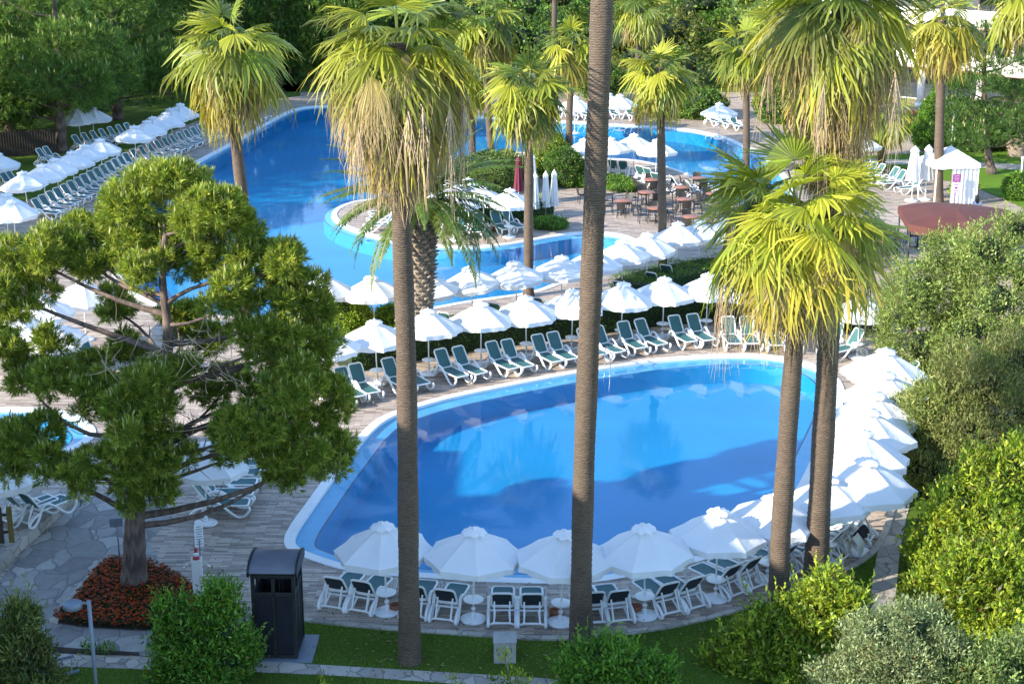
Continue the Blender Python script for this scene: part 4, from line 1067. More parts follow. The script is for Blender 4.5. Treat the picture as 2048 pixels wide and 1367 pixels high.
for x in (-W0 / 2 - .05, W0 / 2 + .05):
    for i in range(n + 1): a = math.pi * (.08 + .84 * i / n); vs.append((x, -math.cos(a) * (D0 / 2 + .08), 2.17 + .30 * math.sin(a) ** .75))
    for i in range(n + 1): a = math.pi * (.08 + .84 * i / n); vs.append((x, -math.cos(a) * (D0 / 2 + .05), 2.14 + .30 * math.sin(a) ** .75))
m = 2 * n + 2; fs = [(i, i + 1, m + i + 1, m + i) for i in range(n)] + [(n + 1 + i, m + n + 1 + i, m + n + 2 + i, n + 2 + i) for i in range(n)]
b.add(vs, fs, False); b.build('roof', M['hut_roof'], root)
for x in (-W0 / 2 - .045, W0 / 2 + .045):
    b = MB()
    pr = [(-D0 / 2 - .04, 2.17)] + [(-math.cos(math.pi * (.08 + .84 * i / n)) * (D0 / 2 + .10), 2.20 + .30 * math.sin(math.pi * (.08 + .84 * i / n)) ** .75) for i in range(n + 1)] + [(D0 / 2 + .04, 2.17)]
    vs = [(x - .025, y, z) for y, z in pr] + [(x + .025, y, z) for y, z in pr]; k = len(pr)
    b.add(vs, [tuple(range(k)), tuple(range(2 * k - 1, k - 1, -1))] + [(i, (i + 1) % k, (i + 1) % k + k, i + k) for i in range(k)]); b.build('gable_board', M['black_metal'], root)

# shower pillar with taps, cone and board
p = G(398, 1198); root = empty('tap_pillar', p, R(8), 'white foot-shower pillar with two chrome taps between flower bed and hut', 'shower pillar')
b = MB(); b.box((0, 0, .55), (.25, .25, 1.1)); b.box((0, 0, 1.115), (.28, .28, .03)); b.build('pillar', M['white_wall'], root, bevel=.008)
for s in (-1, 1):
    b = MB(); b.tube([(s * .12, -.02, 1.0), (s * .22, -.03, .99), (s * .30, -.05, .93)], .016, 8); b.lathe([(.03, -.02), (.035, 0), (.02, .03)], (s * .31, -.055, .92), n=10); b.build('tap', M['steel'], root)
ex = empty('safety_cone', p + Vector((0, -.02, 1.132)), 0, 'small red and white striped cone standing on the white pillar', 'cone')
b = MB(); b.lathe([(.085, 0), (.09, .02), (.075, .09)], n=14); b.build('lower_band', M['red'], ex)
b = MB(); b.lathe([(.075, .09), (.06, .19)], n=14); b.build('middle_band', M['white_resin'], ex)
b = MB(); b.lathe([(.06, .19), (.03, .21), (.045, .25), (.03, .30), (.0, .31)], n=14); b.build('top', M['red'], ex)
sg = empty('rules_sign', p + Vector((.03, .32, 0)), R(22), 'thin white pool-rules sign with lines of small print behind the pillar', 'sign')
b = MB(); b.box((0, 0, .75), (.03, .03, 1.5)); b.build('post', M['grey_metal'], sg)
b = MB(); b.box((0, 0, 1.62), (.22, .02, .62)); bd = b.build('board', M['white_resin'], sg)
b = MB()
for k in range(8): b.box((0, -.012, 1.86 - k * .067), (.16 if k % 3 else .12, .004, .022))
b.build('lettering', M['grey_metal'], bd)
# sign near the pine
p = G(240, 1128); sg = empty('walk_sign', p, R(10), 'blank grey back of a signboard on a thin pole left of the near pine', 'sign')
b = MB(); b.tube([(0, 0, 0), (0, 0, 1.25)], .022, 8); b.build('post', M['grey_metal'], sg)
b = MB(); b.box((-.02, .02, 1.2), (.34, .025, .24)); b.build('board', M['grey_metal'], sg, bevel=.006)

# lamp post
p = G(197, 1425); zt = P(190, 1200, p.y).z
root = empty('street_lamp', p, 0, 'grey garden lamp post with a drum head on a short arm, lower left', 'lamp post')
b = MB(); b.tube([(0, 0, 0), (-.005, 0, zt)], .045, 12); b.lathe([(.09, 0), (.09, .02), (.05, .05)], n=12); b.build('post', M['grey_metal'], root)
b = MB(); b.bar((0, 0, zt - .05), (-.24, 0, zt - .07), .05, .035); b.build('arm', M['grey_metal'], root)
b = MB(); b.lathe([(.17, -.12), (.205, -.11), (.205, 0), (.19, .012), (.02, .022)], (-.36, 0, zt - .06), n=28); hd = b.build('lamp_head', M['grey_metal'], root)
b = MB(); b.lathe([(.0, -.125), (.165, -.125), (.165, -.118)], (-.36, 0, zt - .06), n=20); b.build('lens', M['lamp_white'], hd)

# thin white lamp poles far right
for (a, c, h, s) in ((1900, 322, 3.0, 'slim white lamp pole beside the far lawn path'), (2040, 375, 1.6, 'short pale garden lamp on the far right lawn')):
    r_ = empty('garden_lamp', G(a, c), 0, s, 'lamp post', 'pale garden lamps'); b = MB(); b.tube([(0, 0, 0), (0, 0, h)], .05, 8); b.build('post', M['white_resin'], r_); b = MB(); b.lathe([(.04, h), (.09, h + .02), (.1, h + .12), (.02, h + .2)], n=10); b.build('lamp_head', M['lamp_white'], r_)

# stone block on the lawn
p = G(1010, 1318); b = MB(); b.box((0, 0, .27), (.52, .52, .54), top=1.0); b.box((0, 0, .555), (.55, .55, .03)); o = b.build('stone_block', M['concrete'], bevel=.015); o.location = (p.x, p.y, .02)
setp(o, 'weathered grey concrete block standing on the front lawn', 'stone block')

# terracotta ash pots and island pots
def pot(p, s, label, grp):
    b = MB(); b.lathe([(.07 * s, 0), (.12 * s, .02), (.15 * s, .14), (.155 * s, .20), (.13 * s, .20), (.11 * s, .1)], n=14); o = b.build('clay_pot', M['terracotta'], fix=False); o.location = p; return setp(o, label, 'pot', grp)
for (a, c, s, l) in ((791, 1222, 1, 'small terracotta pot beside the first stand, left of the palm trunk'), (1108, 1232, .8, 'small pot left of the third parasol stand'), (1272, 1224, 1, 'clay pot behind the fourth parasol stand'), (899, 466, 1.2, 'orange clay pot by the island pole near the date palm'), (990, 462, 1.2, 'orange clay pot by the right island pole')): pot(G(a, c), s, l, 'clay pots by the stands')

# slatted fence on the terrace
fz = .32; A = G(24, 1084, fz); Bq = A + Vector((-3.2, -.9, 0)); root = empty('slatted_fence', A, 0, 'dark wooden slat fence with olive edges at the left picture edge', 'fence')
for k in range(14):
    q = A.lerp(Bq, k / 13) - A; b = MB(); b.box((q.x, q.y, .52 + random.uniform(-.03, .03)), (.14, .05, 1.04)); b.build('slat', M['dark_wood'] if k % 2 else M['yellow_wood'], root, bevel=.01)
b = MB(); b.bar((0, .05, .3), (Bq - A) + Vector((0, .05, .3)), .04, .07); b.bar((0, .05, .8), (Bq - A) + Vector((0, .05, .8)), .04, .07); b.build('rails', M['dark_wood'], root)

A = G(112, 308); Bq = G(-60, 318); root = empty('palisade_fence', A, 0, 'dark vertical board fence under the big pines at the far left', 'fence'); m = 34
for k in range(m):
    q = A.lerp(Bq, k / (m - 1)) - A; b = MB(); b.box((q.x, q.y, .8 + random.uniform(-.05, .05)), (.16, .05, 1.6)); b.build('board', M['dark_wood'], root)
b = MB(); b.bar((0, .05, .5), (Bq - A) + Vector((0, .05, .5)), .05, .08); b.build('rail', M['dark_wood'], root)
# ladder lying in the grass
root = empty('ladder', G(124, 1340), 0, 'short aluminium ladder lying on the grass at the lower left', 'ladder'); o = root.location
r1 = [G(104, 1321, .25) - o, G(147, 1311, .25) - o]; r2 = [G(88, 1359, .08) - o, G(159, 1340, .08) - o]
for r_ in (r1, r2): b = MB(); b.bar(r_[0], r_[1], .03, .07); b.build('rail', M['grey_metal'], root)
for t in (.08, .5, .92): b = MB(); b.bar(r1[0].lerp(r1[1], t), r2[0].lerp(r2[1], t * .85), .03); b.build('rung', M['grey_metal'], root)

# pool ladder
p = G(1203, 741); root = empty('pool_ladder', p, R(-72), 'chrome pool ladder at the far edge of the main pool beside the central palm', 'pool ladder')
for s in (-1, 1): b = MB(); b.tube(catmull([(-.35, s * .25, 0), (-.34, s * .25, .6), (-.15, s * .25, .85), (.12, s * .25, .75), (.22, s * .25, .3), (.22, s * .25, -.6)], 4), .024, 8); b.build('rail', M['steel'], root)
for z in (-.15, -.4): b = MB(); b.bar((.22, -.25, z), (.22, .25, z), .06, .03); b.build('step', M['steel'], root)

# towels and bag by the last loungers
def draped(p, w, h, dg, mat, name, label, cat):
    b = MB(); n = 10; vs = []; fs = []
    for i in range(n + 1):
        for j in range(n + 1):
            u = i / n; v = j / n; x = (u - .5) * w * (1 + .1 * math.sin(v * 5)); t = (v - .5) * h
            y = .16 * math.copysign(abs(math.sin(min(1, abs(t) * 4) * 1.4)), t) + .02 * math.sin(u * 17 + v * 3); z = -abs(t) * .92 + .03 * math.sin(u * 9)
            vs.append((x, y, z))
    for i in range(n):
        for j in range(n): a = i * (n + 1) + j; fs.append((a, a + 1, a + n + 2, a + n + 1))
    b.add(vs, fs, True); o = b.build(name, mat, fix=False); o.location = p; o.rotation_euler = (0, 0, R(dg)); return setp(o, label, cat)
draped(G(1722, 1055, 1.04), .5, .5, 60, M['black_cloth'], 'black_towel', 'black cloth thrown over a lounger backrest right of the twin palms', 'towel')
draped(G(1712, 1072, 1.02), .34, 1.1, 62, M['cream'], 'cream_towel', 'cream towel hanging from the backrest beneath the black cloth', 'towel')
draped(G(1868, 131, P(1868, 131, 108).z), .9, 1.0, 40, M['blue_cloth'], 'blue_towel', 'blue towel hung over the white hotel balcony', 'towel').location = P(1868, 131, 107.6)

# ------------------------------------------------------------------ person behind the awning
def person(p, dg):
    root = empty('person', p, R(dg), 'person with long black hair in a pale lilac top, seen from behind beyond the awning', 'person')
    J = dict(pel=(0, 0, .95), w=(0, 0, 1.08), ch=(0, .01, 1.27), nk=(0, .01, 1.42), hd=(0, -.01, 1.50), top=(0, -.01, 1.62), hl=(.10, 0, .90), kl=(.11, -.02, .50), al=(.11, .03, .09), tl=(.12, -.13, .04), hr=(-.10, 0, .90), kr=(-.11, .03, .50), ar=(-.11, .10, .09), tr=(-.12, -.06, .04),
             sl=(.17, .01, 1.37), el=(.23, .03, 1.11), wl=(.25, -.08, .88), sr=(-.17, .01, 1.37), er=(-.23, .03, 1.11), wr=(-.25, -.08, .88), pl=(.25, -.12, .82), pr=(-.25, -.12, .82))
    rad = dict(pel=(.15, .11), w=(.12, .09), ch=(.15, .10), nk=(.055, .055), hd=(.075, .085), top=(.07, .08), hl=(.085, .085), kl=(.06, .06), al=(.04, .04), tl=(.04, .025), hr=(.085, .085), kr=(.06, .06), ar=(.04, .04), tr=(.04, .025),
               sl=(.055, .055), el=(.042, .042), wl=(.03, .03), sr=(.055, .055), er=(.042, .042), wr=(.03, .03), pl=(.035, .018), pr=(.035, .018))
    E = [('pel', 'w'), ('w', 'ch'), ('ch', 'nk'), ('nk', 'hd'), ('hd', 'top'), ('pel', 'hl'), ('hl', 'kl'), ('kl', 'al'), ('al', 'tl'), ('pel', 'hr'), ('hr', 'kr'), ('kr', 'ar'), ('ar', 'tr'), ('ch', 'sl'), ('sl', 'el'), ('el', 'wl'), ('ch', 'sr'), ('sr', 'er'), ('er', 'wr'), ('wl', 'pl'), ('wr', 'pr')]
    for s, pk in ((1, 'pl'), (-1, 'pr')):
        for f in range(4):
            x = .25 * s + (f - 1.5) * .018; L_ = (.075, .085, .08, .065)[f]
            J['f%d%s' % (f, pk)] = (x, -.135, .79 ); J['g%d%s' % (f, pk)] = (x, -.15 + .02, .79 - L_ * .8); rad['f%d%s' % (f, pk)] = (.010, .010); rad['g%d%s' % (f, pk)] = (.008, .008)
            E += [(pk, 'f%d%s' % (f, pk)), ('f%d%s' % (f, pk), 'g%d%s' % (f, pk))]
        J['th' + pk] = (.25 * s - .04 * s, -.15, .80); rad['th' + pk] = (.010, .010); E.append(('w' + pk[1], 'th' + pk))
    ks = list(J); me = bpy.data.meshes.new('body'); me.from_pydata([J[k] for k in ks], [(ks.index(a), ks.index(c)) for a, c in E], [])
    o = link('body', me, M['skin'], root); sk = o.modifiers.new('skin', 'SKIN'); 
    for i, k in enumerate(ks): me.skin_vertices[0].data[i].radius = rad[k]
    me.skin_vertices[0].data[0].use_root = True; o.modifiers.new('sub', 'SUBSURF').levels = 2; o.modifiers['sub'].render_levels = 2
    b = MB(); b.lathe([(.05, 1.43), (.10, 1.40), (.17, 1.36), (.17, 1.25), (.15, 1.10), (.17, .92), (.18, .86)], n=20); sh = b.build('shirt', M['shirt'], root, fix=False); sh.scale = (1.12, .80, 1)
    for s in (-1, 1): b = MB(); b.tube([(s * .15, .01, 1.37), (s * .20, .02, 1.26), (s * .225, .03, 1.13)], [.075, .064, .06], 10); b.build('sleeve', M['shirt'], root)
    for s, kx, ax in ((1, -.02, .03), (-1, .03, .10)): b = MB(); b.tube([(s * .09, 0, .92), (s * .11, kx, .5), (s * .11, ax, .12)], [.115, .085, .065], 12); b.build('trouser_leg', M['trousers'], root)
    b = MB()
    prof = [(.001, 1.72), (.06, 1.71), (.10, 1.66), (.115, 1.58), (.11, 1.48), (.12, 1.40), (.11, 1.30), (.06, 1.24)]; n = 18; vs = []
    for r_, z in prof:
        for j in range(n): a = 2 * math.pi * j / n; f = 1 if math.sin(a) > -.3 or z > 1.60 else .62; vs.append((r_ * math.cos(a) * .92, .015 + r_ * math.sin(a) * 1.05 * f + (.02 if z < 1.5 else 0), z))
    b.add(vs, [(i * n + j, i * n + (j + 1) % n, (i + 1) * n + (j + 1) % n, (i + 1) * n + j) for i in range(len(prof) - 1) for j in range(n)], True); b.build('hair', M['hair'], root, fix=False)
    return root
pp = G(1955, 390, 1.7); person(Vector((pp.x, pp.y, 0)), 180)

# ------------------------------------------------------------------ hotel behind, far right
A = Vector((24.5, 127)); Bq = Vector((52, 99.5)); dv = (Bq - A).normalized(); nv = Vector((-dv.y, dv.x)); ln = (Bq - A).length
if nv.y > 0: nv = -nv
ang = math.atan2(dv.y, dv.x)
root = empty('hotel_building', (A.x, A.y, 0), ang, 'white terraced hotel wing with balconies and a colonnade at the far upper right', 'building')
FH = 3.1
b = MB(); b.box((ln / 2, 6, FH * 2.5), (ln, 8, FH * 5 + .02)); b.build('wall', M['white_wall'], root)
for f in range(1, 5):
    b = MB(); vs = []
    for k in range(7):
        w_ = ln / 7; x0 = k * w_; b.box((x0 + w_ / 2, .9 - (.7 if k % 2 else 0), f * FH), (w_ - .02, 3.4, .28)); b.box((x0 + w_ / 2, -.72 - (.7 if k % 2 else 0), f * FH + .62), (w_ - .02, .14, .98))
        b.box((x0 + .12, .6, f * FH + 1.55), (.2, 2.9, 2.7))
    b.build('balcony', M['white_wall'], root)
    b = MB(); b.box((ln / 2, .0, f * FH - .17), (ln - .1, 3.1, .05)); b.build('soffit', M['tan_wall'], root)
    for k in range(7):
        b = MB(); w_ = ln / 7; b.box((k * w_ + w_ / 2, 1.97, f * FH + 1.25), (w_ * .55, .1, 2.1)); wi = b.build('window', M['dark_glass'], root)
        b = MB(); 
        for q in (-.5, 0, .5): b.box((k * w_ + w_ / 2 + q * w_ * .55, 1.9, f * FH + 1.25), (.07, .06, 2.1))
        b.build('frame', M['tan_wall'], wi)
    b = MB(); b.bar((0, -.75, f * FH + 1.22), (ln, -.75, f * FH + 1.22), .05); b.build('railing', M['railing'], root)
for k in range(9):
    b = MB(); b.tube([(k * ln / 8, -1.0, 0), (k * ln / 8, -1.0, FH - .2)], .28, 14); b.lathe([(.4, 0), (.4, .2), (.3, .3)], (k * ln / 8, -1.0, 0), n=14); b.build('column', M['white_wall'], root)
b = MB(); b.box((ln / 2, 1.95, 1.4), (ln - 2, .1, 2.5)); b.build('shopfront', M['dark_glass'], root)

# hotel wing that shades the foreground (left of the picture)
b = MB(); b.box((-27, -.5, 7.4), (14, 59, 14.8)); r_ = b.build('hotel_wing', M['white_wall']); setp(r_, 'plain white hotel wing left of the pools, outside the picture', 'building')
b = MB(); b.box((-27, 34.3, 4.2), (14, 10.5, 8.4)); b.build('annex', M['white_wall'], r_)
for f in range(4):
    b = MB(); b.box((-19.4, -2, 3.1 * (f + 1)), (1.2, 54, .2)); b.box((-18.85, -2, 3.1 * (f + 1) + .55), (.1, 54, .9)); b.build('balcony', M['white_wall'], r_)
# ------------------------------------------------------------------ palms in the picture
def path_px(base, lst): return [base + Vector((0, 0, -.05))] + [P(a, c, base.y) for a, c in lst]
B = G(820, 1325); fan_palm(B, path_px(B, [(818, 1200), (815, 900), (812, 700), (803, 450), (797, 200), (795, 85)]), .245, .20, 1.4, 1.1, 'tall fan palm at the left of the front pair with a long shaggy brown skirt', ng=44, skirt=2.2, nsk=72, yellow=.8, nseg=38, stalks=12, skw=1.15, spread_lo=-66)
B = G(1165, 1292); fan_palm(B, path_px(B, [(1162, 1200), (1169, 900), (1181, 600), (1193, 300), (1204, 0), (1216, -470)]), .25, .235, 1.5, 1.3, 'tallest fan palm, central bare ringed trunk with crown above the picture', ng=34, skirt=1.0, nsk=16, flare=1.45)
B = G(1558, 1230); fan_palm(B, path_px(B, [(1560, 1100), (1570, 950), (1580, 800), (1592, 640), (1597, 500), (1596, 415)]), .26, .20, 1.6, 1.45, 'leaning fan palm with bright yellow-green fans, left trunk of the twin palms', dk=.55, ng=42, skirt=1.7, nsk=44, yellow=.25, nseg=38, spread_lo=-34, stalks=7, tints=[(.20, .26, .02), (.30, .33, .03), (.38, .38, .04), (.11, .16, .02)])
B = G(1632, 1180); fan_palm(B, path_px(B, [(1634, 1100), (1645, 900), (1656, 700), (1664, 500), (1674, 250), (1683, 0)]), .30, .22, 1.5, 1.2, 'tall fan palm with thick trunk and huge dry skirt, right trunk of the twin palms', ng=44, skirt=4.1, nsk=110, yellow=.75, nseg=38, stalks=6, skw=1.0, flare=1.45, spread_lo=-62)
B = G(490, 640); fan_palm(B, path_px(B, [(487, 435), (476, 320), (467, 240), (458, 88)]), .26, .21, 1.8, 1.4, 'fan palm with golden drooping fans before the left bank of the lagoon', ng=42, skirt=1.5, nsk=26, yellow=.65, nseg=28, spread_lo=-62)
B = G(1057, 592); fan_palm(B, path_px(B, [(1057, 450), (1058, 330), (1056, 170)]), .21, .17, 1.45, 1.1, 'fan palm with slim trunk standing right beside the lagoon channel', ng=34, skirt=1.2, nsk=18, yellow=.25, nseg=24, dk=.75)
B = G(1325, 552); fan_palm(B, path_px(B, [(1324, 400), (1322, 270), (1320, 135)]), .2, .17, 1.35, .95, 'fan palm with slim dark trunk in front of the dining terrace', ng=32, skirt=1.2, nsk=18, yellow=.3, nseg=24, dk=.75)
B = G(1876, 406); fan_palm(B, path_px(B, [(1878, 300), (1882, 150), (1884, 40)]), .26, .22, 1.6, 1.3, 'fan palm with yellow fans beside the white gazebo', ng=34, skirt=1.6, nsk=20, yellow=.7, nseg=22, tints=[(.24, .26, .04), (.16, .22, .04), (.30, .28, .05)])
far = [((1492, 350), (1489, 95), 1.5, 1.3, 'pale fan palm behind the skirted palm, trunk rising from the far pool edge', 1.4), ((985, 330), (968, 40), 1.8, 1.5, 'fan palm high behind the shaggy front palm, upper centre left', .8), ((1138, 350), (1146, 85), 1.4, 1.2, 'fan palm just left of the central bare trunk, behind the channel palm', .8),
       ((1272, 245), (1280, 15), 1.4, 1.2, 'distant fan palm right of the central bare trunk at the top', .8), ((1110, 225), (1112, -90), 1.4, 1.2, 'distant palm trunk with crown out of sight left of the central trunk', .6), ((2062, 430), (2066, -15), 1.7, 1.5, 'dark fan palm cut by the right picture edge', 1.0),
       ((1762, 345), (1770, 225), 1.3, 1.1, 'low fan palm left of the white gazebo', .5), ((945, 322), (940, 150), 1.3, 1.1, 'fan palm between the shaggy front palm and the channel palm', .6), ((1540, 245), (1545, 40), 1.6, 1.2, 'distant fan palm left of the great dry skirt', 1.0), ((330, 150), (335, -20), 1.6, 1.3, 'distant palm above the golden palm at the upper left', .5)]
for (b0, t0, Rb, pt, lab, sk) in far:
    B = G(*b0); fan_palm(B, path_px(B, [((b0[0] + t0[0]) / 2 + random.uniform(-3, 3), (b0[1] + t0[1]) / 2), t0]), .22, .18, Rb, pt, lab, ng=28, skirt=sk, nsk=14, yellow=.3, nseg=18, dk=.85, group=None)
B = G(838, 706); feather_palm(B, P(848, 405, B.y).z, (.2, 0), .40, 4.2, 'date palm with scaly thick trunk and arching feather fronds beside the front palm', nf=56, lo=-8, hi=76)
B = G(1512, 520); feather_palm(B, P(1500, 395, B.y).z, (0, 0), .3, 2.7, 'low feather palm left of the twin palm fans', nf=30)
B = G(2034, 312); feather_palm(B, 3.4, (-.3, 0), .55, 3.0, 'stout date palm with pineapple trunk on the far right lawn', nf=30)

# ------------------------------------------------------------------ near pine
B = G(268, 1172); S = 1 / 77.0
lob = [(330, 405, 88, .6), (262, 455, 68, 1.0), (420, 425, 66, -.3), (470, 455, 45, .3), (150, 485, 66, 1.2), (62, 515, 72, .6), (25, 590, 62, .2), (205, 520, 52, .9), (300, 520, 62, .2), (400, 510, 60, .6), (530, 545, 78, -.2), (585, 590, 62, .3), (480, 600, 60, -.6), (635, 640, 36, .4),
       (600, 705, 72, 0), (640, 790, 60, .4), (650, 900, 58, .2), (540, 690, 60, -.8), (600, 880, 74, -.6), (500, 860, 70, -1.0), (450, 780, 52, 1.3), (330, 760, 60, -.8), (270, 840, 62, -1.2), (320, 900, 56, -.6), (230, 920, 70, -1.0), (290, 980, 55, -.2), (190, 800, 52, -.4), (120, 760, 56, .2), (50, 760, 50, .8),
       (45, 880, 62, .3), (110, 930, 46, -.4), (10, 930, 50, .6), (160, 960, 36, -1), (485, 905, 48, .2), (580, 930, 50, .4), (350, 640, 48, 1.4), (230, 620, 42, 1.5), (20, 690, 44, 1.1), (110, 690, 36, .9), (180, 730, 34, 1.1), (420, 680, 40, 1.8), (600, 780, 60, -1.0), (250, 700, 38, 1.2), (540, 790, 50, 1.0)]
lobes = []
for a, c, r_, dy in lob:
    q = P(a, c, B.y + dy * 1.25); lobes.append((q.x, q.y, q.z, r_ * S, r_ * S * 1.05, r_ * S * .86))
BARE = [P(a, c, B.y - 1.0) for a, c in ((380, 690), (420, 720), (455, 735), (400, 650), (350, 700), (480, 690), (330, 800), (360, 840), (410, 860), (250, 720), (200, 690), (430, 770))]
BARE = [tuple(v) for v in BARE]
pine(B, path_px(B, [(272, 1000), (290, 850), (335, 700), (325, 560), (330, 470)]), .31, .06, lobes, 'broad umbrella pine with several leaning stems, rooted in the red flower bed', puffs=8, dens=92, per=15, nl=.18, nw=.021, candles=.20, bare=90, cols=((.12, .19, .026), (.22, .29, .038), (.34, .38, .055)))

# ------------------------------------------------------------------ big pines behind the left bank
def far_pine(px0, py0, H, seed, label, spread=4.6, n=30, x=None):
    random.seed(seed); b = G(px0, py0) if x is None else Vector(x); lb = []
    for k in range(n):
        z = random.uniform(3.0, H) if k > 11 else random.uniform(3.6 if seed == 50 else 1.5, 4.8 if seed == 50 else 4.2); rr = spread * (1.0 - .45 * abs(z / H - .45)) ; a = random.random() * 6.28; q = random.uniform(.3, 1) * rr
        lb.append((b.x + math.cos(a) * q, b.y + math.sin(a) * q, z, random.uniform(1.3, 2.2), random.uniform(1.3, 2.2), random.uniform(.9, 1.5)))
    return pine(b, [b, b + Vector((.2, 0, H * .5)), b + Vector((.4, .1, H))], .36, .1, lb, label, dens=10, per=11, nl=.36, nw=.04, candles=.12, cols=((.055, .12, .022), (.10, .19, .03), (.16, .25, .04)), group='big pines behind the left bank')
fp = []
for k, (a, c, H, lab) in enumerate([(124, 305, 13, 'dark big pine whose bare trunk stands left of two shaded parasols'), (20, 262, 13, 'big pine at the left picture edge above the grass bank'), (235, 240, 12.5, 'big pine above the middle of the left bank parasols'), (330, 190, 12, 'big pine behind the golden fan palm, left of it'),
                                    (455, 172, 11, 'big pine behind the golden fan palm, right of it'), (560, 170, 11, 'big pine above the lagoon head'), (-70, 300, 13, 'big pine just outside the left picture edge'), (100, 215, 13, 'rear big pine filling the upper left corner'), (660, 165, 10, 'pine behind the shaggy front palm')]):
    fp.append(far_pine(a, c, H, 50 + k, lab))
index_kids(fp[0]); index_kids(fp[1]); index_kids(fp[2])
for k, (x, y, s) in enumerate([(-38, 72, 1.0), (-40, 80, 1.05), (-37, 88, 1.0), (-43, 66, .9), (-47, 95, 1.0)]):
    c = copy_tree(fp[k % 3]); c.location = (x, y, 0); c.scale = (s, s, s); c.rotation_euler = (0, 0, k); c['label'] = 'tall pine out of view on the left bank, casting shade over the lagoon'
random.seed(99)

# ------------------------------------------------------------------ trees at the back
k = 0
GRN = [((.06, .14, .022), (.11, .21, .03), (.17, .26, .05)), ((.10, .17, .025), (.17, .23, .035), (.23, .28, .06)), ((.07, .14, .025), (.13, .21, .035), (.19, .26, .06)), ((.16, .18, .035), (.19, .20, .05), (.09, .13, .03))]
BT = [(-19, 138, 9, 0, 'dark leafy tree above the lagoon head'), (-11, 134, 9, 0, 'dark leafy tree behind the shaggy front palm'), (-4, 136, 10, 2, 'mid green tree left of the distant bare palm trunk'), (1.5, 131, 9, 0, 'glossy dark green tree right behind the distant bare palm trunk'), (7, 136, 10, 1, 'olive green tree left of the central bare trunk'),
      (11, 130, 8, 3, 'yellowish tree right of the central bare trunk'), (15.5, 137, 10, 0, 'dark tree above the slim palm of the dining terrace'), (20, 133, 9, 1, 'light green tree left of the hotel'), (25, 140, 11, 2, 'rounded green tree behind the pale fan palm'), (-27, 146, 11, 0, 'dark tree behind the big pines, right'), (-36, 148, 11, 0, 'dark tree behind the big pines, left'),
      (-46, 140, 11, 0, 'dark tree at the far upper left'), (5, 150, 12, 0, 'tall tree at the very back, centre'), (17, 150, 12, 2, 'tall tree at the very back, right of centre'), (-12, 152, 12, 2, 'tall tree at the very back, left of centre')]
for (x, y, h, ci, lab) in BT:
    lb = [(random.uniform(-2.6, 2.6), random.uniform(-2, 2), random.uniform(1.6, h - 1.5), random.uniform(1.6, 2.6), random.uniform(1.6, 2.4), random.uniform(1.3, 2.0)) for _ in range(9)]
    broad_tree(Vector((x, y, 0)), h, lb, lab, nclump=1500, per=9, L=.34, W=.18, cols=GRN[ci], cr=.26, group='leafy trees at the back of the gardens')
# layered conifer on the far lawn
B = G(1985, 348); lb = []
for (a, c, rx, rz, dy) in [(1965, 95, 40, 12, 0), (1925, 125, 42, 12, .5), (2010, 130, 48, 13, -.5), (1950, 165, 60, 12, -.8), (2040, 180, 50, 12, .4), (1900, 175, 34, 11, .2), (1925, 215, 52, 14, 0), (2010, 225, 60, 14, -.6), (1900, 255, 40, 15, .4), (1965, 265, 56, 16, -.8), (2040, 270, 40, 14, 0), (1930, 285, 40, 12, -.6), (1985, 60, 36, 14, 0), (2050, 110, 34, 12, .5)]:
    q = P(a, c, B.y + dy); lb.append((q.x, q.y, q.z, rx / 35, rx / 35, rz / 35 * 1.2))
pine(B, path_px(B, [(1972, 280), (1968, 150), (1972, 40)]), .26, .08, lb, 'open layered conifer with reddish trunk on the far right lawn', dens=14, per=10, nl=.26, nw=.03, candles=.1, cols=((.06, .13, .03), (.10, .18, .04)), name='conifer')

# ------------------------------------------------------------------ shrubs on the right
def px_lobes(lst, Y, s=None, fz=.85):
    out = []
    for a, c, r_, dy in lst:
        q = P(a, c, Y + dy); zc = q.y * CT + (CAM_H - q.z) * ST; rr = r_ * .9 * zc / FOC; out.append((q.x, q.y, q.z, rr, rr, rr * fz))
    return out
def shrub(lst, Y, label, zb=0, **kw):
    lb = px_lobes(lst, Y); kw['ncore'] = len(lb); kw['corf'] = .45; kw['deep'] = .42
    if kw['W'] < .04: kw['nclump'] = int(kw['nclump'] * 1.45); kw['W'] *= 1.45; kw['L'] *= 1.1
    b = Vector((sum(l[0] for l in lb) / len(lb), sum(l[1] for l in lb) / len(lb), zb))
    # fill down to the ground so nothing hovers
    low = [l for l in lb]; 
    for l in low:
        z = l[2] - l[5] * 1.2
        while z > .4: lb.append((l[0], l[1] + .3, z, l[3] * .9, l[4] * .9, l[5])); z -= l[5] * 1.25
    return bush(b, lb, label, **kw)
OL = ((.19, .25, .06), (.26, .32, .085), (.12, .17, .04)); 
shrub([(1850, 590, 95, 0), (1900, 520, 55, .5), (1850, 690, 80, -.6), (1815, 630, 62, -.4)], 55, 'tall fine-leaved olive shrub nearest the white parasol column, far right', nclump=5200, per=13, L=.12, W=.035, cols=OL, cr=.13, up=.5, noise=.2)
shrub([(1975, 500, 70, 0), (2035, 460, 45, .8), (1990, 600, 85, -.6), (2060, 560, 80, 0), (1940, 660, 70, -1)], 54, 'tall fine-leaved olive shrub below the maroon awning at the right edge', nclump=6200, per=13, L=.12, W=.035, cols=((.14, .21, .05), (.21, .27, .07), (.27, .32, .09)), cr=.13, up=.5, noise=.2)
WL = ((.21, .26, .07), (.28, .33, .10), (.14, .19, .045), (.32, .32, .12))
shrub([(1870, 830, 80, 0), (1820, 930, 56, -.5), (1880, 930, 75, -.8), (1830, 870, 50, 0)], 44.5, 'feathery willow-like shrub overhanging the white parasols on the right', nclump=4600, per=15, L=.14, W=.026, cols=WL, cr=.12, up=.9, noise=.22, spread=.6)
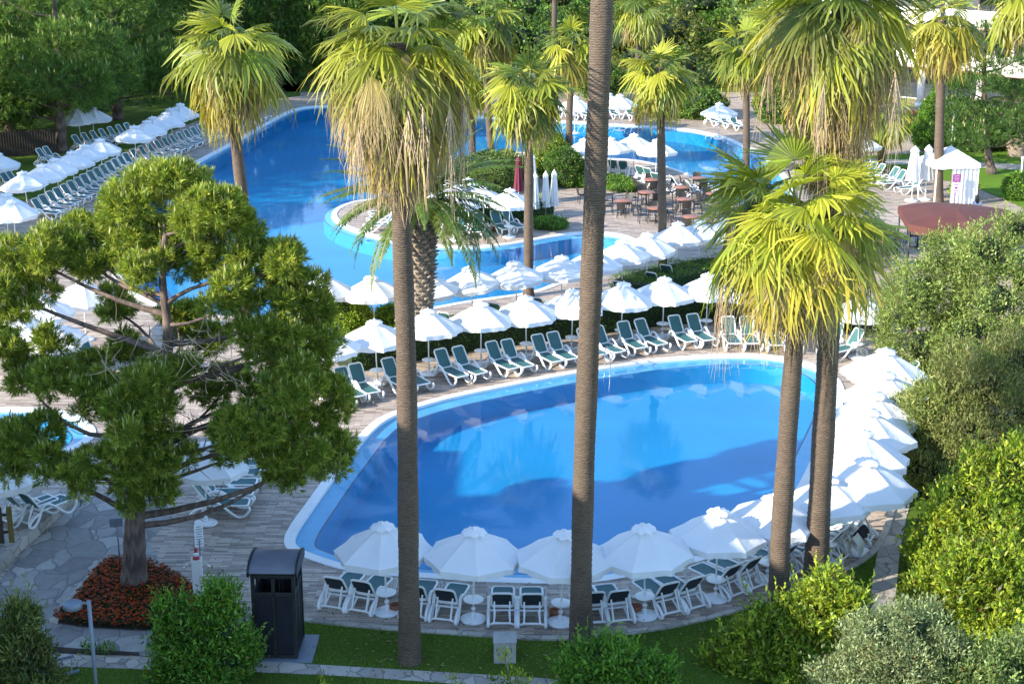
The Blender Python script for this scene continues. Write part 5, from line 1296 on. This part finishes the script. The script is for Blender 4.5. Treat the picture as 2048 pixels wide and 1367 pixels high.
shrub([(1965, 760, 85, 0), (2030, 720, 65, .5), (1990, 860, 90, -.6), (2060, 830, 80, 0), (1930, 860, 60, -.8)], 44, 'taller feathery shrub with brownish tips at the right edge', nclump=5600, per=15, L=.14, W=.026, cols=((.17, .19, .06), (.23, .23, .09), (.11, .15, .04)), cr=.12, up=.9, noise=.22, spread=.6)
LM = ((.16, .24, .02), (.27, .34, .03), (.36, .40, .045), (.08, .14, .015))
shrub([(1990, 960, 62, 0), (2045, 930, 55, .3), (1925, 1010, 60, 0), (1985, 1050, 75, -.5), (2050, 1040, 70, 0), (1870, 1060, 52, .2), (1900, 1110, 62, -.5)], 38, 'big lime green broadleaf shrub right of the flagstone footpath', nclump=7000, per=12, L=.17, W=.06, cols=LM, cr=.13, up=.7, noise=.2)
shrub([(1960, 1170, 80, 0), (2040, 1170, 80, .2), (1880, 1190, 55, .3), (1990, 1250, 75, -.5), (2060, 1270, 60, 0)], 35, 'lower lime green shrub at the right edge beneath the big one', nclump=5600, per=12, L=.17, W=.06, cols=LM, cr=.13, up=.7, noise=.2)
shrub([(1650, 1185, 42, .4), (1690, 1215, 48, .2), (1640, 1250, 56, 0), (1700, 1260, 45, .2), (1560, 1250, 56, .2), (1590, 1300, 60, -.3), (1500, 1300, 56, 0), (1440, 1320, 42, .2), (1470, 1350, 50, -.2), (1560, 1350, 60, -.6)], 33.2, 'yellow-green broadleaf shrub at the foot of the twin palms', nclump=8200, per=12, L=.155, W=.055, cols=LM, cr=.12, up=.7, noise=.22)
SG = ((.22, .27, .13), (.30, .34, .17), (.15, .19, .08))
shrub([(1760, 1265, 62, 0), (1835, 1250, 55, .2), (1720, 1330, 62, 0), (1800, 1330, 70, -.3), (1880, 1310, 60, 0), (1680, 1370, 60, 0)], 29.5, 'silvery grey-green shrub in the lower right corner area', nclump=6500, per=13, L=.085, W=.022, cols=SG, cr=.09, up=.9, noise=.22)
shrub([(1960, 1340, 60, 0), (2030, 1320, 55, .2), (1900, 1370, 50, 0)], 29.2, 'pale green shrub in the bottom right corner', nclump=3600, per=13, L=.10, W=.028, cols=((.17, .24, .08), (.24, .30, .10), (.12, .18, .06)), cr=.09, up=.9)
DG = ((.06, .15, .02), (.11, .23, .025), (.17, .31, .035))
shrub([(1205, 1320, 48, 0), (1160, 1345, 42, .2), (1250, 1345, 52, 0), (1300, 1360, 40, .2), (1200, 1380, 60, -.2)], 31.3, 'rounded green bush at the bottom right of the central trunk', nclump=4200, per=12, L=.14, W=.045, cols=DG, cr=.11, up=.8, noise=.22)
shrub([(442, 1188, 28, .2), (425, 1222, 34, .1), (335, 1218, 24, 0), (372, 1250, 38, 0), (455, 1262, 42, .1), (335, 1285, 32, .2), (385, 1312, 46, -.1), (460, 1318, 44, 0), (335, 1345, 36, 0), (430, 1362, 46, -.2), (488, 1290, 24, .1)], 32.3, 'leafy green bush left of the black hut', nclump=6500, per=12, L=.13, W=.042, cols=DG, cr=.11, up=.8, noise=.22)
shrub([(40, 1232, 28, 0), (30, 1270, 38, 0), (50, 1310, 48, 0), (0, 1330, 60, .2), (80, 1350, 40, -.2), (10, 1380, 60, 0)], 30.5, 'shaggy yellowish oleander bush in the bottom left corner', nclump=3600, per=12, L=.14, W=.026, cols=((.12, .15, .04), (.18, .20, .06), (.07, .11, .03)), cr=.09, up=1.1)
def sprig(a, c, h, label, n=130):
    b0 = G(a, c); lb = [(b0.x, b0.y, h * .85, .10, .10, .18), (b0.x + .12, b0.y, h * .6, .16, .16, .2), (b0.x - .12, b0.y, h * .45, .2, .2, .25), (b0.x + .05, b0.y - .1, h * .25, .28, .28, .25)]
    return bush(b0, lb, label, nclump=n, per=10, L=.11, W=.032, cols=LM, cr=.06, up=1.2, corf=0, deep=.7)
sprig(1008, 1440, 1.9, 'bright leggy sprig rising in front of the stone block'); sprig(1035, 1450, 1.5, 'shorter leafy sprig right of the leggy one'); sprig(905, 1440, 1.0, 'small sprout at the bottom edge left of the stone block'); sprig(650, 1420, .75, 'small sprout at the bottom edge near the hut'); sprig(1560, 1440, 1.0, 'sprout beneath the yellow-green shrub')
for i, (a, c, s) in enumerate([(78, 1300, 'leftmost weed clump in the strip below the flagstones'), (178, 1303, 'weed clump near the lamp post in the strip'), (212, 1305, 'rightmost weed clump in the strip below the flagstones')]):
    b0 = G(a, c); bush(b0, [(b0.x, b0.y, .08, .28 if i == 0 else .15, .15, .12)], s, nclump=60, per=8, L=.08, W=.03, cols=DG, cr=.05, corf=0, group='weed clumps', stems=False, name='weed_clump', cat='plant')
sheet('planting_strip', px([(58, 1288), (150, 1296), (278, 1304), (280, 1311), (150, 1307), (50, 1300)]), [], .012, M['earth'])

# ------------------------------------------------------------------ hedges and round bushes
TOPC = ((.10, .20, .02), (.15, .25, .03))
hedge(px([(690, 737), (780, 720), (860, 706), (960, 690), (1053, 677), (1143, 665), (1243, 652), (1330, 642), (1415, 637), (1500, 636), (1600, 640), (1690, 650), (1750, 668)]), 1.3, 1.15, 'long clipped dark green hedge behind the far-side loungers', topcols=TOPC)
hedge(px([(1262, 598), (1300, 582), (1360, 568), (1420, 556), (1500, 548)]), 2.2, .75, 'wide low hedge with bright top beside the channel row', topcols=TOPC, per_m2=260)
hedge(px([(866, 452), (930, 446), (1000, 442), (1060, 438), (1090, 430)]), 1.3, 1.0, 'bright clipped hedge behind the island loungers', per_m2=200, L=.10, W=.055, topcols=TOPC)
hedge(px([(1895, 300), (1960, 299), (2060, 298)]), 1.5, 1.5, 'dark clipped hedge along the far right lawn', per_m2=120, L=.14, W=.08)
def rb(a, c, rx, rz, label, cols, n=900, L=.10, W=.05, **kw):
    b0 = G(a, c); return bush(b0, [(b0.x, b0.y, rz * .55, rx, rx * .9, rz * .6)], label, nclump=n, per=10, L=L, W=W, cols=cols, cr=.07, corf=.85, noise=.05, deep=.05, **kw)
YG = ((.20, .30, .02), (.27, .36, .03), (.13, .22, .02))
rb(695, 668, 1.0, 1.25, 'lime yellow bush left of the first far-side parasols', YG, 1500, .08, .05); rb(668, 655, .8, 1.1, 'lime yellow bush touching the near pine', YG, 1000, .08, .05); rb(790, 655, .8, .8, 'small lime bush behind the left palm trunk', YG, 800, .08, .05)
rb(975, 385, 1.5, 2.0, 'big pale clipped bush left of the burgundy parasol', ((.12, .19, .05), (.18, .25, .07)), 1600, .11, .06); rb(1010, 370, 1.3, 1.7, 'pale clipped bush behind the channel palm', ((.12, .19, .05), (.18, .25, .07)), 1200, .11, .06); rb(930, 380, 1.3, 1.6, 'pale clipped bush behind the island parasols', ((.12, .19, .05), (.18, .25, .07)), 1200, .11, .06)
rb(1128, 372, 1.15, 1.9, 'round clipped bush with yellow top above the folded parasols', ((.05, .12, .02), (.11, .19, .03)), 1300, .11, .06); rb(1100, 355, 1.0, 2.4, 'taller yellowish bush behind the round one', YG, 1100, .12, .06); rb(1165, 372, .9, 1.0, 'low dark bush left of the central trunk', DG, 800, .11, .06)
rb(1215, 372, 1.3, .5, 'low ground-hugging shrub bed right of the central trunk', DG, 900, .10, .05); rb(1245, 380, .9, .35, 'small low plant bed near the dining tables', DG, 500, .10, .05); rb(1100, 455, .9, .4, 'low plants at the feet of the folded parasols', DG, 600, .09, .05)
b0 = G(1858, 300); bush(b0, [(b0.x, b0.y, 1.2, 1.15, 1.1, 1.3), (b0.x + .1, b0.y, 2.3, .85, .85, 1.1), (b0.x + .15, b0.y, 3.0, .45, .45, .7)], 'bright green conical clipped shrub below the hotel', nclump=2200, per=10, L=.12, W=.06, cols=((.09, .20, .02), (.14, .27, .03)), cr=.08, corf=.85, noise=.05, deep=.05)
rb(1925, 398, .7, .9, 'small leafy bush right of the gazebo', LM, 500, .12, .06); rb(2035, 400, .8, 1.3, 'small round bush at the right edge of the far lawn', DG, 600, .12, .06); rb(1830, 262, 1.6, 1.1, 'reddish hedge shrub below the hotel columns', ((.16, .07, .03), (.10, .09, .03)), 900, .12, .06)
for i, (a, c, h) in enumerate([(1930, 300, 2.6), (1990, 298, 2.2), (2045, 296, 2.8), (1700, 262, 2.0), (1650, 250, 2.4), (1600, 246, 2.2), (1560, 244, 2.0), (1400, 236, 1.8), (1340, 232, 2.2), (1200, 200, 2.6), (1060, 225, 2.4), (900, 215, 2.4), (760, 205, 2.0)]):
    rb(a, c, 1.9, h, 'distant rounded garden shrub, %s of the row seen behind the far bank' % ORD[i], random.choice(GRN), 700, .2, .1, group='rounded shrubs behind the far bank')

# ------------------------------------------------------------------ flower bed
bed = px([(212, 1127), (262, 1124), (304, 1131), (349, 1153), (386, 1181), (392, 1222), (360, 1245), (315, 1262), (115, 1247), (140, 1212), (165, 1180)])
bl = smooth_closed(bed, 3); sheet('flower_bed_soil', bl, [], .05, M['earth'])
b = MB(); mm = [(p.x, p.y) for p in bl]; xs = [p[0] for p in mm]; ys = [p[1] for p in mm]
def inside(x, y):
    c = False; j = len(mm) - 1
    for i in range(len(mm)):
        if (mm[i][1] > y) != (mm[j][1] > y) and x < (mm[j][0] - mm[i][0]) * (y - mm[i][1]) / (mm[j][1] - mm[i][1]) + mm[i][0]: c = not c
        j = i
    return c
pts = []
while len(pts) < 5200:
    x = random.uniform(min(xs), max(xs)); y = random.uniform(min(ys), max(ys))
    if inside(x, y) and (Vector((x - B.x * 0, y, 0)) - Vector((G(268, 1172).x, G(268, 1172).y, 0))).length > .36: pts.append((x, y, .10 + random.uniform(0, .10)))
pts = np.array(pts); n = len(pts); fl = RNG.random(n) < .48
D = nrm(RNG.normal(0, 1, (n * 5, 3)) * [1, 1, .35] + [0, 0, .25]); Pp = np.repeat(pts, 5, 0); Nn = nrm(RNG.normal(0, .3, (n * 5, 3)) + [0, 0, 1])
flr = np.repeat(fl, 5); col = mixcol([(.02, .05, .01), (.05, .035, .015), (.035, .07, .012)], n * 5); col[flr] = mixcol([(.50, .07, .012), (.36, .03, .01), (.56, .14, .02)], flr.sum())
Pp[flr] += [0, 0, .03]
V, F, cl = leaf_quads(Pp, D, Nn, np.where(flr, .045, .07), np.where(flr, .04, .035), col); o = np_mesh('bedding_flowers', V, F, cl, M['leaf']); setp(o, 'dense orange red marigolds filling the bed round the pine', 'flowers', kind='stuff')
# light stone edging of the bed
eb = px([(92, 1243), (140, 1196), (180, 1150), (210, 1122), (222, 1126), (196, 1150), (165, 1180), (140, 1212), (116, 1247)]); b = MB(); b.prism([(p.x, p.y) for p in eb], 0, .09); o = b.build('bed_edging', M['flag_light']); setp(o, 'pale mortared stone edging along the left side of the red flower bed', 'edging')

# short grass standing on the front lawn
def in_poly(P_, poly):
    c = np.zeros(len(P_), bool); j = len(poly) - 1
    for i in range(len(poly)):
        xi, yi = poly[i]; xj, yj = poly[j]
        m = ((yi > P_[:, 1]) != (yj > P_[:, 1])) & (P_[:, 0] < (xj - xi) * (P_[:, 1] - yi) / (yj - yi + 1e-12) + xi); c ^= m; j = i
    return c
q = np.stack([RNG.uniform(-13, 13, 260000), RNG.uniform(29.5, 40, 260000)], 1); q = q[in_poly(q, [(p.x, p.y) for p in lawn]) & ~in_poly(q, [(p.x, p.y) for p in px([(-300, 1345), (-300, 1296), (63, 1306), (297, 1322), (519, 1324), (700, 1335), (900, 1347), (1100, 1359), (1250, 1367), (1250, 1400), (1100, 1383), (900, 1369), (700, 1355), (482, 1345), (297, 1341), (60, 1333)])]) & ~in_poly(q, [(p.x, p.y) for p in px([(1798, 960), (1830, 975), (1812, 1040), (1800, 1100), (1790, 1210), (1786, 1300), (1720, 1300), (1738, 1210), (1752, 1120), (1772, 1030), (1778, 985)])])][:110000]; n = len(q)
Pp = np.column_stack([q, np.full(n, .03)]); D = nrm(RNG.normal(0, .5, (n, 3)) * [1, 1, 0] + [0, 0, 1]); N = nrm(RNG.normal(size=(n, 3)) * [1, 1, .1])
pt = np.sin(q[:, 0] * 1.1 + np.sin(q[:, 1] * 1.7) * 2)[:, None] * .18
V, F, cl = leaf_quads(Pp, D, N, RNG.uniform(.03, .075, n), np.full(n, .014), mixcol([(.09, .16, .015), (.14, .23, .025), (.19, .26, .04)], n, .15) * (1 + pt))
setp(np_mesh('grass_blades', V, F, cl, M['leaf']), 'short mown grass blades on the front lawn', 'grass', kind='stuff')

# dry leaves dropped under the palms, the pine and the hedges
cs = [(820, 1325, 1.6, 150), (1165, 1292, 1.6, 150), (1558, 1230, 1.6, 160), (1632, 1180, 1.6, 160), (300, 1190, 2.6, 260), (430, 1010, 3.0, 160), (800, 1262, 2.5, 120), (1100, 1285, 3.0, 120), (1350, 1262, 2.5, 120), (700, 830, 2.5, 60), (1300, 700, 3, 50), (1760, 1090, 1.2, 60)]
Pp = []
for a, c, r_, m in cs:
    g = G(a, c); 
    for _ in range(m):
        x = g.x + random.gauss(0, r_ * .6); y = g.y + random.gauss(0, r_ * .6)
        if not any(in_poly(np.array([[x, y]]), [(v.x, v.y) for v in PL])[0] for PL in POOLS): Pp.append((x, y, .075))
Pp = np.array(Pp); n = len(Pp); D = nrm(RNG.normal(size=(n, 3)) * [1, 1, .12]); N = nrm(RNG.normal(0, .2, (n, 3)) + [0, 0, 1])
V, F, cl = leaf_quads(Pp, D, N, RNG.uniform(.05, .16, n), RNG.uniform(.02, .05, n), mixcol([(.26, .18, .09), (.16, .10, .05), (.34, .27, .13)], n, .2))
setp(np_mesh('leaf_litter', V, F, cl, M['dry']), 'scattered dry leaves on lawn and paving below the trees', 'leaves', kind='stuff')
